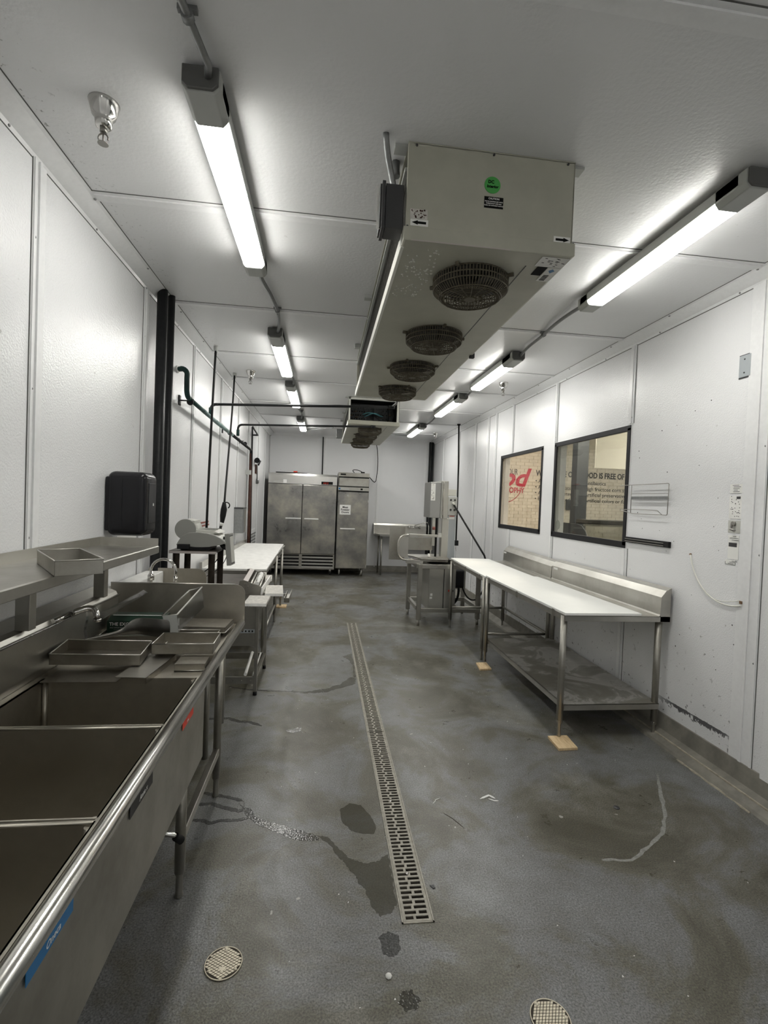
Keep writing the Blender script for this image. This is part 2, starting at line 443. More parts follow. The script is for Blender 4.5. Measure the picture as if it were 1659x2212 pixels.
def batten_x(root, X, sgn, y, zs, wdt=.095, name='batten'):
    mb = MB()
    for (z0, z1) in zs:
        mb.box(X, X + sgn * .004, y - wdt / 2, y + wdt / 2, z0, z1)
        mb.box(X, X + sgn * .009, y - wdt / 2 + .004, y - wdt / 2 + .014, z0, z1)
        mb.box(X, X + sgn * .012, y - .012, y + .006, z0, z1)
    o = part(name, mb, 'batten', root)
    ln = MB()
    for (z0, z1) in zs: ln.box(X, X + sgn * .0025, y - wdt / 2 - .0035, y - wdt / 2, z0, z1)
    part('caulk_shadow_line', ln, 'joint', root)  # thin strip of caulk and dirt with the batten's gap shadow in its colour
    sc = MB()
    for (z0, z1) in zs:
        k = z0 + .05
        while k < z1:
            sc.lathe([(.006, 0), (.005, sgn * .003), (0.0005, sgn * .004)], (X + sgn * .004, y - wdt / 2 + .02, k), 'X', 8); k += .62
    part('screws', sc, 'galv', root)
WINS = [(5.42, 6.74, 1.31, 2.28), (3.80, 5.10, 1.31, 2.28)]
# left wall
wl = struct('wall_left', MB().box(XL - .15, XL - .004, YF, YB + .1, 0, H), 'joint')
SL = [-.24, 1.0, 2.25, 3.50, 4.74, 5.97, 7.15, 8.10, 9.3, 10.3]
panels_x(wl, XL, 1, SL, YF, YB, 'frp')
for y in SL: batten_x(wl, XL, 1, y, [(.1, H - .055)])
# right wall with door and windows
DY0, DY1, DZ = 1.25, 2.36, 2.35
wr = MB()
segs = [(YF, DY0, 0, H), (DY0, DY1, DZ, H), (DY1, 3.80, 0, H), (5.10, 5.42, 0, H), (6.74, YB + .1, 0, H)]
for (ya, yb, _, _) in WINS: segs += [(ya, yb, 0, 1.31), (ya, yb, 2.28, H)]
for (a, b, z0, z1) in segs: wr.box(XR + .004, XR + WT, a, b, z0, z1)
wright = struct('wall_right', wr, 'batten')
SR = [-.9, 1.2, 2.585, 3.79, 5.07, 6.36, 7.02, 7.36, 8.0, 9.0, 10.2]
HR = [tuple(w_) for w_ in WINS] + [(DY0, DY1, -.1, DZ)]
panels_x(wright, XR, -1, SR, YF, YB, 'frp_right', HR)
for y in SR:
    if y == 2.585: batten_x(wright, XR, -1, y, [(.085, H - .055)], .16)
    elif 3.75 < y < 3.82: batten_x(wright, XR, -1, y, [(.1, 1.29), (2.31, H - .055)], .075)
    elif 5.0 < y < 5.1: batten_x(wright, XR, -1, y + .05, [(.1, 1.29), (2.31, H - .055)], .075)
    elif 6.3 < y < 6.4: batten_x(wright, XR, -1, y, [(.1, 1.29), (2.31, H - .055)], .075)
    else: batten_x(wright, XR, -1, y, [(.1, H - .055)])
# back and front walls
wb = struct('wall_back', MB().box(XL - .15, XR + WT, YB + .004, YB + .15, 0, H), 'joint')
SB = [-.02, 1.19, 2.30]; xs = [XL] + SB + [XR]
for a, b in zip(xs[:-1], xs[1:]): part('panel', MB().box(a + .004, b - .004, YB, YB + .004, .1, H - .06), 'frp', wb)
for x in SB:
    part('batten', MB().box(x - .047, x + .047, YB - .004, YB, .1, H - .055).box(x - .01, x + .006, YB - .012, YB, .1, H - .055), 'batten', wb)
struct('wall_front', MB().box(XL - .15, XR + WT, YF - .12, YF, 0, H), 'frp')
# ceiling: slab, panels, seam strips
ce = struct('ceiling', MB().box(XL - .15, XR + WT, YF - .1, YB + .15, H + .004, H + .12), 'joint')
SC = [-1.2, .03, 1.27, 2.51, 3.80, 5.02, 6.04, 7.41, 8.63, 9.9]; ys = [YF] + SC + [YB]
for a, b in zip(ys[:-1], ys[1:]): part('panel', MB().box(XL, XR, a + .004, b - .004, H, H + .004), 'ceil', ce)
for y in SC:
    mb = MB().box(XL + .09, XR - .09, y - .006, y + .075, H - .003, H).box(XL + .09, XR - .09, y + .012, y + .028, H - .010, H)
    part('seam_strip', mb, 'batten', ce)
    part('caulk_shadow_line', MB().box(XL + .09, XR - .09, y - .010, y - .006, H - .002, H), 'joint', ce)
# cove trims between wall and ceiling
def cove(name, prof, axis, a, b): return struct(name, MB().sheet(prof, axis, a, b, .004), 'batten')
cove('trim_1', [(XL + .09, H - .001), (XL + .075, H - .006), (XL + .008, H - .045), (XL + .001, H - .060)][::-1], 'Y', YF, YB)
cove('trim_2', [(XR - .09, H - .001), (XR - .075, H - .006), (XR - .008, H - .045), (XR - .001, H - .060)], 'Y', YF, YB)
cove('trim_3', [(YB - .09, H - .001), (YB - .075, H - .006), (YB - .008, H - .045), (YB - .001, H - .060)], 'X', XL + .02, XR - .02)
for nm, X, s_ in (('trim_1', XL, 1), ('trim_2', XR, -1)):
    part('caulk_shadow_line', MB().box(X + s_ * .0905, X + s_ * .095, YF, YB, H - .0015, H).box(X, X + s_ * .0015, YF, YB, H - .0655, H - .0605), 'joint', D.objects[nm])
    sc = MB(); y = .4
    while y < YB:
        sc.lathe([(.007, 0), (.005, -.004)], (X + s_ * .082, y, H - .008), 'Z', 8); sc.lathe([(.006, 0), (.005, s_ * .004)], (X + s_ * .004, y + .2, H - .052), 'X', 8); y += .72
    part('screws', sc, 'galv', D.objects[nm])
# floor coves / baseboards
def base(name, prof, axis, a, b, mat='batten'):
    return struct(name, MB().prism(prof, axis, a, b), mat)
M['base_grey'] = plain('cove_base_grey', (.19, .18, .155), .5, nz=.25, nscale=9)
base('baseboard_left', [(XL - .004, 0), (XL + .10, 0), (XL + .06, .01), (XL + .02, .05), (XL + .008, .13), (XL - .004, .13)], 'Y', YF, YB, 'base_grey')
base('baseboard_back', [(YB + .004, 0), (YB - .10, 0), (YB - .06, .01), (YB - .02, .05), (YB - .008, .13), (YB + .004, .13)], 'X', XL, XR, 'base_grey')
br_ = base('baseboard_right', [(XR + .004, 0), (XR - .13, 0), (XR - .12, .018), (XR - .075, .04), (XR - .03, .06), (XR - .012, .16), (XR + .004, .16)], 'Y', 2.0, YB, 'base_grey')
part('caulk_shadow_line', MB().box(XR - .082, XR - .07, 2.0, 4.2, .037, .044), 'caulk', br_)
pts = [Vector((XR - .135 + random.uniform(-.006, .006), 2.36 + i * .05, .0)) for i in range(12)]
part('broken_edge', MB().tube(pts, [random.uniform(.004, .010) for _ in pts], 6), 'caulk', br_)
# windows
for i, (ya, yb, z0, z1) in enumerate(WINS, 1):
    wnd = sroot('window_%d' % i, (XR, ya, z0)); f = .035
    fr = MB(); xa = XR - .008; xb = XR + .010
    fr.box(xa, xb, ya - .02, yb + .02, z0 - .02, z0 + f).box(xa, xb, ya - .02, yb + .02, z1 - f + .01, z1 + .02)
    fr.box(xa, xb, ya - .02, ya + f - .01, z0, z1).box(xa, xb, yb - f + .01, yb + .02, z0, z1)
    part('window_frame', fr, 'window_frame', wnd, .003)
    part('window_pane', MB().box(XR + .016, XR + .022, ya, yb, z0, z1), 'glass_bronze' if i == 1 else 'glass', wnd)
    jb = MB(); jb.box(XR + .03, XR + WT, yb - .006, yb, z0, z1).box(XR + .05, XR + .062, yb - .012, yb, z0, z1)
    jb.box(XR + .03, XR + WT, ya, ya + .01, z0, z1).box(XR + .03, XR + WT, ya, yb, z0, z0 + .01)
    part('jamb', jb, 'batten', wnd)
    part('silicone', MB().box(XR - .001, XR - .003, ya - .03, ya - .02, z0 - .02, z1 + .03).box(XR - .001, XR - .003, ya - .02, yb + .02, z1 + .02, z1 + .028), 'batten', wnd)
# door at the right edge
dr = sroot('door_1', (XR, DY0, 0))
part('door_jamb', MB().box(XR - .015, XR + WT + .01, DY1 - .0, DY1 + .08, .0, DZ + .08).box(XR - .015, XR + WT + .01, DY0 - .08, DY0, 0, DZ + .08).box(XR - .015, XR + WT + .01, DY0, DY1, DZ, DZ + .08), 'frp', dr, .004)
part('gasket', MB().box(XR + .02, XR + WT, DY1 - .02, DY1, 0, DZ).box(XR + .02, XR + WT, DY0, DY0 + .02, 0, DZ), 'gasket_green', dr)
part('door_panel', MB().box(XR + .05, XR + .11, DY0 + .02, DY1 - .02, .01, DZ), 'gasket_green', dr, .006)

# ================================================================== STORE BEYOND THE WINDOWS
SY = 11.0
struct('floor_2', MB().box(XR + WT, 9.0, 1.5, SY + .2, -.02, 0), 'base_grey')
struct('ceiling_2', MB().box(XR + WT, 9.0, 1.5, SY + .2, 3.6, 3.7), 'store_white')
struct('wall_far_side', MB().box(9.0, 9.1, 1.5, SY + .2, 0, 3.6), 'store_white')
struct('wall_near_side', MB().box(XR + WT, 9.0, 1.4, 1.5, 0, 3.6), 'store_white')
bw = struct('wall_brick', MB().box(XR + WT, 9.0, SY + .006, SY + .2, 0, 3.6), 'mortar')
bme = mesh_of('brick', MB().box(-.099, .099, 0, .012, -.0325, .0325), M['brick'], Vector((0, 0, 0)))
bm_n = 0; rest = MB(); row = 0; z = 1.0
while z < 3.0:
    x = 3.95 + (.105 if row % 2 else 0)
    while x < 7.3:
        if bm_n < 300 and ((3.98 < x < 5.15 and 1.15 < z < 2.9) or (5.45 < x < 7.2 and 1.55 < z < 2.5)):
            b_ = D.objects.new('brick', bme); COL.objects.link(b_); b_.parent = bw; b_.location = (x, SY - .004 + random.uniform(0, .002), z); bm_n += 1
        else: rest.box(x - .099, x + .099, SY - .004, SY + .008, z - .0325, z + .0325)
        x += .21
    z += .0755; row += 1
rb = part('brick', rest, 'brick', bw); rb['kind'] = 'stuff'
TF = SY - .008
def wtxt(t, size, x, z, mat, x1=None, shear=0, bold=0, fh=None):
    mb = text_mb(t, size, Matrix.Identity(4), .003, shear, 'LEFT', bold)
    a = min(v[0] for v in mb.v); b = max(v[0] for v in mb.v); lo = min(v[1] for v in mb.v); hi = max(v[1] for v in mb.v)
    kx = (x1 - x) / (b - a) if x1 else 1.0; ky = fh / (hi - lo) if fh else 1.0
    if fh is None: lo = 0
    mb.v = [(x + (v[0] - a) * kx, TF - v[2], z + (v[1] - lo) * ky) for v in mb.v]
    return (mb, mat)
def letters(lst, lab, cat, grp=None):
    by = MB()
    for mb, mat in lst: by.add(mb.v, mb.f)
    return single('wall_lettering', by, lst[0][1], lab, cat)
logo = thing('wall_logo', 'round red and grey OUR food PHILOSOPHY logo painted on the brick wall', 'lettering', (4.3, TF, 1.8))
a_ = wtxt('OUR', .175, 4.19, 2.33, 'ink', 4.42, fh=.13); b2 = wtxt('PHILOSOPHY', .155, 3.80, 1.905, 'ink_red', 4.60, bold=.003, fh=.13)
part('lettering', a_[0], 'ink', logo); part('lettering', b2[0], 'ink_red', logo)
part('lettering', wtxt('food', .58, 3.55, 2.05, 'ink_red', 4.76, shear=.35, bold=.014, fh=.44)[0], 'ink_red', logo)
rr = [Vector((4.08 + .47 * math.cos(a), TF, 2.14 + .47 * math.sin(a))) for a in [(-1.35 + i * .05) for i in range(27)]]
part('ring', MB().tube(rr, .007, 4), 'ink_red', logo)
letters([wtxt('WE ENSURE OUR FOOD IS FREE OF', .205, 4.86, 2.325, 'ink', 7.06, bold=.006, fh=.135)], 'bold grey OUR FOOD IS FREE OF heading on the brick wall behind the windows', 'lettering')
bl = []
for k, (zz, t1, t2) in enumerate([(2.17, '\u2022 Antibiotics', 'Antibiotics'), (2.03, '\u2022 Added trans fats', 'High fructose corn syrup'), (1.895, '\u2022 Artificial sweeteners', 'Artificial preservatives'), (1.76, '\u2022 B Hydrogenated fats', 'Artificial colors or flavors')]):
    bl.append(wtxt(t1, .12, 4.86, zz, 'ink')); bl.append(wtxt(t2, .12, 6.08, zz, 'ink'))
letters(bl, 'small grey bulleted list under the heading on the brick wall', 'lettering')
single('store_column', MB().box(4.80, 5.03, 9.0, 9.2, 0, 3.6), 'column_grey', 'dark steel column behind the larger near window', 'column', bevel=.004)
single('cream_slab', MB().box(4.60, 5.5, 8.0, 8.03, 2.31, 3.6), 'cream', 'flat cream rectangle at top right of the near window', 'board', bevel=.003)  # flat cream rectangle without print, reaching up to the shop ceiling
dc = thing('deli_case', 'grey curved-top display case at the bottom of the near window', 'display case', (4.2, 7.0, 0))
part('body', MB().box(4.2, 5.9, 7.5, 8.3, 0, .98), 'column_grey', dc, .01)
gp = [(7.45, 1.0), (7.45, 1.12), (7.52, 1.24), (7.64, 1.32), (7.80, 1.345), (8.3, 1.345)]
part('curved_glass', MB().sheet([(a, b) for a, b in gp], 'X', 4.22, 5.88, .006), 'glass', dc)
part('side_panel', MB().prism([(7.45, .98), (7.45, 1.12), (7.52, 1.24), (7.64, 1.32), (7.80, 1.345), (8.3, 1.345), (8.3, .98)], 'X', 4.20, 4.215), 'column_grey', dc)
part('top_tray', MB().box(4.42, 5.6, 7.85, 8.25, 1.35, 1.42), 'steel_black', dc, .01)
single('card_reader', MB().box(5.62, 5.86, 10.95, 10.995, 1.56, 1.80), 'column_grey', 'small dark box on the brick wall low in the near window', 'box', bevel=.003)
single('round_sticker', MB().lathe([(.05, 0), (.05, .003)], (XR + .026, 5.03, 1.42), 'X', 18), 'paper', 'pale round sticker low on the near window pane', 'sticker')
for k, (x, y) in enumerate([(4.6, 8.6), (6.8, 7.2), (5.0, 4.6)]):
    st = thing('store_light', ['ceiling light over the brick wall in the shop', 'ceiling light over the shop counter', 'ceiling light in the shop nearest the windows'][k], 'light', (x, y, 3.55))
    part('diffuser', MB().box(x - .5, x + .5, y - .5, y + .5, 3.56, 3.58), 'store_lamp', st); part('housing', MB().box(x - .53, x + .53, y - .53, y + .53, 3.58, 3.6), 'store_white', st)

# ================================================================== CEILING LIGHTS
def ceiling_light(x, y0, y1, label, group, dif0, dif1, lampmat='lamp'):
    t = thing('ceiling_light', label, 'light', (x, y0, H), group); w2 = .062; zt = H - .012; zb = H - .088
    prof = [(x - w2, zt), (x - w2, zb + .026), (x + w2, zb + .026), (x + w2, zt)]
    part('housing', MB().prism(prof, 'Y', y0 + .05, y1 - .03), 'light_body', t, .004)
    pd = [(x - w2 + .004, zb + .027), (x - w2 + .006, zb + .014), (x - w2 + .012, zb + .005), (x - .04, zb + .001), (x, zb), (x + .04, zb + .001), (x + w2 - .012, zb + .005), (x + w2 - .006, zb + .014), (x + w2 - .004, zb + .027)]
    part('diffuser', MB().prism(pd, 'Y', dif0, dif1, True), lampmat, t)
    part('end_housing', MB().prism([(x - w2, zt), (x - w2, zb + .02), (x - .045, zb - .002), (x + .045, zb - .002), (x + w2, zb + .02), (x + w2, zt)], 'Y', y0 + .012, dif0), 'light_body', t, .004)
    part('end_cap', MB().prism([(x - w2 + .004, zt), (x - w2 + .004, zb + .02), (x - .04, zb + .004), (x + .04, zb + .004), (x + w2 - .004, zb + .02), (x + w2 - .004, zt)], 'Y', y0, y0 + .012), 'light_cap', t, .003)
    part('end_housing', MB().prism([(x - w2, zt), (x - w2, zb + .02), (x - .045, zb - .002), (x + .045, zb - .002), (x + w2, zb + .02), (x + w2, zt)], 'Y', dif1, y1), 'light_body', t, .006)
    part('clip', MB().box(x - .03, x + .03, y0 + .25, y0 + .29, zt, H).box(x - .03, x + .03, y1 - .29, y1 - .25, zt, H), 'galv', t)
    return t
XA, XB = -.447, 1.692
LA = [(1.70, 3.07, 1.865, 2.95), (4.18, 5.60, 4.45, 5.53), (6.02, 7.45, 6.27, 7.38), (8.57, 9.98, 8.80, 9.92)]
LB = [(1.81, 3.15, 1.985, 3.03), (4.30, 5.62, 4.56, 5.56), (6.06, 7.50, 6.32, 7.44), (8.58, 9.98, 8.82, 9.92)]
na = ['long strip light on the left half of the ceiling, nearest the camera', 'second strip light from the camera in the left row', 'third strip light from the camera in the left row', 'farthest strip light in the left row, above the fridges']
nb = ['long strip light at the upper right, nearest the camera', 'second strip light from the camera in the right row', 'third strip light from the camera in the right row', 'farthest strip light in the right row']
for (a, b, c, d), s_ in zip(LA, na): ceiling_light(XA, a, b, s_, 'strip lights of the left row', c, d)
for (a, b, c, d), s_ in zip(LB, nb): ceiling_light(XB, a, b, s_, 'strip lights of the right row', c, d)
ceiling_light(XA, -1.6, -.25, 'strip light of the left row behind the camera', 'strip lights of the left row', -1.45, -.35, 'lamp_rear')
ceiling_light(XB, -1.6, -.25, 'strip light of the right row behind the camera', 'strip lights of the right row', -1.45, -.35, 'lamp_rear')
def conduit(pts, label, clips=(), r=.0125, mat='galv'):
    t = thing('conduit', label, 'conduit', pts[0]); part('tube', MB().tube(pts, r, 8), mat, t)
    for c in clips:
        part('clip', MB().lathe([(r + .006, -.012), (r + .006, .012)], c, 'Y', 10).box(c[0] - .028, c[0] + .028, c[1] - .008, c[1] + .008, c[2] + r - .002, H), mat, t)
    return t
zc = H - .026
conduit([(XA + .03, -.25, zc), (XA - .02, .6, zc), (XA, 1.45, zc), (XA + .02, 1.60, zc), (XA + .035, 1.66, zc - .015), (XA + .02, 1.72, zc - .02)], 'grey conduit run into the near end of the closest left strip light', [(XA - .002, 1.40, zc), (XA + .008, 1.52, zc)])
conduit(bezier((XA + .01, 3.07, zc - .02), (XA + .0, 3.3, zc), (XA + .05, 3.4, zc), (XA + .06, 3.8, zc)) + bezier((XA + .06, 3.8, zc), (XA + .05, 4.0, zc), (XA + .05, 4.05, zc), (XA + .02, 4.2, zc - .02)), 'grey conduit between the first and second left strip lights', [(XA + .058, 3.76, zc)])
conduit(bezier((XA, 5.6, zc - .02), (XA, 5.75, zc), (XA + .08, 5.7, zc), (XA + .04, 6.03, zc - .02)), 'grey conduit between the second and third left strip lights')
conduit(bezier((XA, 7.45, zc - .02), (XA, 7.9, zc), (XA + .08, 8.0, zc), (XA + .02, 8.58, zc - .02)), 'grey conduit between the third and fourth left strip lights', [(XA + .05, 8.0, zc)])
conduit(bezier((XA, 9.98, zc - .02), (XA + .2, 10.1, zc), (XA + .4, 9.75, zc), (.14, 9.6, zc)), 'grey conduit from the farthest left strip light to the far cooler')
conduit(bezier((XB - .02, 3.15, zc - .02), (XB - .03, 3.4, zc), (XB - .02, 3.6, zc), (XB, 3.82, zc)) + bezier((XB, 3.82, zc), (XB + .01, 3.95, zc), (XB - .01, 4.1, zc), (XB + .02, 4.32, zc - .02)), 'grey conduit between the first and second right strip lights', [(XB, 3.80, zc)])
conduit(bezier((XB, 5.62, zc - .02), (XB - .01, 5.8, zc), (XB + .07, 5.85, zc - .01), (XB + .02, 6.08, zc - .02)), 'grey conduit between the second and third right strip lights')
conduit(bezier((XB, 7.5, zc - .02), (XB + .02, 7.8, zc), (XB + .1, 8.2, zc), (XB + .02, 8.6, zc - .02)), 'grey conduit between the third and fourth right strip lights')
conduit(bezier((XB, 9.98, zc - .02), (XB - .1, 10.2, zc), (1.3, 10.1, zc), (.9, 9.9, zc)), 'grey conduit from the farthest right strip light to the far cooler')

# ================================================================== UNIT COOLERS
def guard_mesh():
    mb = MB(); R1_, R2_, hh = .168, .125, .085
    for k in range(76):
        a = 2 * PI * k / 76; c, s_ = math.cos(a), math.sin(a)
        mb.tube([(R1_ * c, R1_ * s_, 0), (R1_ * .995 * c, R1_ * .995 * s_, -.05), (R2_ * 1.08 * c, R2_ * 1.08 * s_, -hh + .006), (R2_ * c * .95, R2_ * s_ * .95, -hh)], .0024, 4, False, False)
    for r, z_ in ((R1_, -.002), (R1_, -.028), (.166, -.052), (.138, -hh + .006)): mb.tube([(r * math.cos(i * PI / 18), r * math.sin(i * PI / 18), z_) for i in range(36)], .003, 4, False, False, True)
    for i in range(8):
        r = .03 + i * .0145; mb.tube([(r * math.cos(k * PI / 14), r * math.sin(k * PI / 14), -hh) for k in range(28)], .0021, 4, False, False, True)
    for k in range(16):
        a = 2 * PI * k / 16; mb.tube([(.02 * math.cos(a), .02 * math.sin(a), -hh), (.134 * math.cos(a), .134 * math.sin(a), -hh)], .0024, 4, False, False)
    mb.lathe([(.026, -hh - .003), (.026, -hh + .004)], (0, 0, 0), 'Z', 14)
    for k in range(4):
        a = PI / 4 + k * PI / 2; mb.tube([(R1_ * math.cos(a), R1_ * math.sin(a), -.006), (.195 * math.cos(a), .195 * math.sin(a), -.006)], .009, 6)
    return mb
def blade_mesh():
    mb = MB(); mb.lathe([(.04, -.045), (.04, -.01), (.03, -.002)], (0, 0, 0), 'Z', 14)
    for k in range(4):
        a = k * PI / 2 + .3; c, s_ = math.cos(a), math.sin(a); rot = Matrix.Rotation(a, 4, 'Z')
        mb.add([rot @ Vector(v) for v in ((.035, -.025, -.035), (.14, -.055, -.04), (.145, .05, -.015), (.035, .025, -.02), (.035, -.025, -.033), (.14, -.055, -.038), (.145, .05, -.013), (.035, .025, -.018))],
               [(0, 1, 2, 3), (7, 6, 5, 4), (0, 4, 5, 1), (1, 5, 6, 2), (2, 6, 7, 3), (3, 7, 4, 0)])
    mb.lathe([(.160, -.004), (.160, 0)], (0, 0, 0), 'Z', 28)
    return mb
GM = mesh_of('fan_guard', guard_mesh(), M['fan'], Vector((0, 0, 0))); BL = mesh_of('fan_blade', blade_mesh(), M['fan_dark'], Vector((0, 0, 0)))
def cooler(name, label, x0, x1, y0, y1, zb, fans, closed_front=True):
    t = thing(name, label, 'cooler', (x0, y0, H)); zl = zb + .055
    part('drain_pan', MB().prism([(x0, zb), (x1, zb), (x1 + .012, zb + .004), (x1 + .012, zl), (x0 - .008, zl), (x0 - .008, zb + .004)], 'Y', y0 - .006, y1), 'cooler', t, .003)
    if closed_front: part('end_panel', MB().box(x0, x1, y0, y0 + .02, zl, H - .004), 'cooler', t, .002)
    else:
        part('end_frame', MB().box(x0, x0 + .02, y0, y0 + .03, zl, H - .004).box(x1 - .03, x1, y0, y0 + .03, zl, H - .004).box(x0, x1, y0, y0 + .03, H - .035, H - .004), 'cooler_lip', t)
    part('end_panel', MB().box(x0, x1, y1 - .02, y1, zl, H - .004), 'cooler', t)
    part('top_panel', MB().box(x0, x1, y0, y1, H - .008, H - .001), 'cooler', t)
    part('side_panel', MB().box(x1 - .004, x1, y0, y1, zl, H - .004), 'cooler', t)
    part('side_lip', MB().box(x0 - .010, x0 + .004, y0 + .05, y1, zb - .002, zb + .052), 'cooler_lip', t, .002)
    part('side_lip', MB().box(x0 - .004, x0 + .01, y0 + .05, y1, H - .085, H - .07), 'light_body', t)
    ya = y0 + (.08 if closed_front else .45)
    coil = MB().box(x0 + .035, x0 + .14, ya, y1 - .02, zl, H - .02)
    k = ya
    while k < y1 - .05: coil.box(x0 + .02, x0 + .04, k, k + .012, zl + .004, H - .025); k += .03
    part('coil', coil, 'coil', t)
    part('hanger_bracket', MB().box(x0 - .05, x0, y0 + .02, y0 + .07, H - .012, H - .001).box(x1, x1 + .05, y0 + .02, y0 + .07, H - .012, H - .001).box(x0 - .05, x0, y1 - .4, y1 - .34, H - .03, H - .001).box(x0 - .05, x0, (y0 + y1) / 2, (y0 + y1) / 2 + .05, H - .02, H - .001), 'light_body', t)
    part('seam_line', MB().box((x0 + x1) / 2 + .19, (x0 + x1) / 2 + .194, y0 + .1, y1 - .1, zb - .0015, zb + .001), 'jbox', t)
    for (fx, fy, a) in fans:
        g = D.objects.new('fan_guard', GM); COL.objects.link(g); g.parent = t; g.location = Vector((fx, fy, zb)) - ORG[t.name]; g.rotation_euler = (0, 0, a)
        b = D.objects.new('fan_blade', BL); COL.objects.link(b); b.parent = g; b.location = (0, 0, -.002)
    return t
c1 = cooler('unit_cooler', 'long beige ceiling unit cooler with four round fans, nearest the camera', .278, .962, 1.93, 4.87, 2.617, [(.625, 2.21, .2), (.625, 2.96, .9), (.625, 3.68, .4), (.625, 4.45, 1.2)])
YC = 1.9285
def stick(mb, mat, name, parent=c1, label=None): return part(name, mb, mat, parent, label=label)
stick(MB().lathe([(.033, 0), (.033, .0015)], (.619, YC, 2.868), 'Y', 24), 'sticker_green', 'sticker', label='round green sticker')
fm = lambda x, z: frame_mat((x, YC - .0008, z), (1, 0, 0), (0, 0, 1))
part('sticker_print', text_mb('DC', .017, fm(.613, 2.874), .0004, 0, 'CENTER', .0006), 'print_black', c1); part('sticker_print', text_mb('Interior', .015, fm(.619, 2.857), .0004, .2, 'CENTER', .0006), 'print_black', c1)
stick(MB().box(.588, .666, YC, YC + .002, 2.778, 2.822), 'print_black', 'caution_label', label='black caution label')
part('label_print', text_mb('CAUTION', .010, fm(.627, 2.811), .0004, 0, 'CENTER', .0003), 'print_white', c1)
for k, s_ in enumerate(('FAN IS CONTROLLED WITH', 'THERMOSTAT AND MAY', 'TURN ON WITHOUT NOTICE')): part('label_print', text_mb(s_, .0058, fm(.627, 2.801 - k * .0078), .0004, 0, 'CENTER', .0002), 'print_white', c1)
stick(MB().box(.294, .362, YC, YC + .002, 2.704, 2.742), 'beige_board', 'worn_label', label='stained illegible label')
rg = random.Random(3)
mbx = MB()
for k in range(26):
    x = rg.uniform(.296, .355); z_ = rg.uniform(2.706, 2.737); mbx.box(x, x + rg.uniform(.002, .007), YC - .0006, YC, z_, z_ + rg.uniform(.002, .006))
part('label_stains', mbx, 'rust', c1)
def arrow(x, z, d, name='arrow_label'):
    stick(MB().box(x - .035, x + .035, YC, YC + .002, z - .0125, z + .0125), 'paper', name, label='white label with a black arrow')
    part('arrow', MB().prism([(x - d * .027, z - .0045), (x + d * .006, z - .0045), (x + d * .006, z - .0085), (x + d * .030, z), (x + d * .006, z + .0085), (x + d * .006, z + .0045), (x - d * .027, z + .0045)], 'Y', YC - .001, YC), 'print_black', c1)
arrow(.331, 2.690, -1); arrow(.918, 2.683, 1)
part('grime_line', MB().box(.278, .962, YC - .0004, YC + .0006, 2.6695, 2.672).box(.30, .70, 1.9236, 1.9242, 2.617, 2.622), 'tan_metal', c1)
mb = MB()
for (x, z_) in ((.31, 2.985), (.62, 2.985), (.93, 2.985), (.965, 2.67), (.284, 2.672)): mb.lathe([(.0045, 0), (.0045, -.004)], (x, YC + .001, z_), 'Y', 8)
part('screws', mb, 'jbox', c1)
# labels on the underside
ZL = 2.6145
part('rating_label', MB().box(.845, .965, 1.94, 2.02, ZL, ZL + .001), 'paper', c1); part('rating_label', MB().box(.862, .905, 2.024, 2.10, ZL, ZL + .001), 'print_black', c1)
part('rating_label', MB().box(.908, .965, 2.024, 2.15, ZL, ZL + .001), 'paper', c1)
mb = MB()
for k in range(16):
    x = rg.uniform(.86, .95); y = rg.uniform(1.945, 2.01); mb.box(x, x + .010, y, y + .003, ZL - .0006, ZL)
for k in range(5): mb.box(.93 - .012, .93 + .012, 2.09 + k * .011, 2.096 + k * .011, ZL - .0006, ZL)
part('label_print', mb, 'print_black', c1)
part('label_print', MB().prism([(.935, 2.035), (.948, 2.05), (.935, 2.07), (.922, 2.05)], 'Z', ZL - .0008, ZL), 'tag_blue', c1)
mb = MB()
for k in range(90):
    x = rg.uniform(.30, .44); y = rg.uniform(1.98, 2.45); mb.lathe([(rg.uniform(.003, .007), 0), (.002, -.003), (0.0003, -.0035)], (x, y, 2.617), 'Z', 6)
dd = part('water_drops', mb, 'cooler_lip', c1); dd['kind'] = 'stuff'
part('hinge_hook', MB().box(.955, .985, 3.30, 3.33, 2.60, 2.635), 'black_matte', c1)
# junction box and conduit on the cooler corner
jb = thing('junction_box', 'dark grey electrical box on the near left corner of the closest cooler', 'electrical box', (.22, 1.96, 2.66))
part('box', MB().box(.198, .268, 1.94, 2.03, 2.665, 2.835), 'jbox', jb, .002); part('cover', MB().box(.183, .196, 1.935, 2.035, 2.66, 2.842).box(.176, .183, 1.945, 2.03, 2.668, 2.834), 'jbox', jb, .001)
part('paper_strip', MB().sheet([(1.97 + .015 * math.sin(i * .6), 2.84 - i * .025) for i in range(8)], 'X', .166, .180, .001), 'paper', jb)
conduit(bezier((.185, 1.905, H), (.19, 1.92, H - .06), (.215, 1.99, 2.93), (.238, 1.99, 2.83), 10), 'grey conduit dropping from the ceiling into the box on the near cooler', r=.012)
conduit([(.245, 2.06, 3.0), (.245, 2.06, 2.965), (.248, 2.06, 2.94)], 'short pipe stub beside the near cooler corner', r=.018)
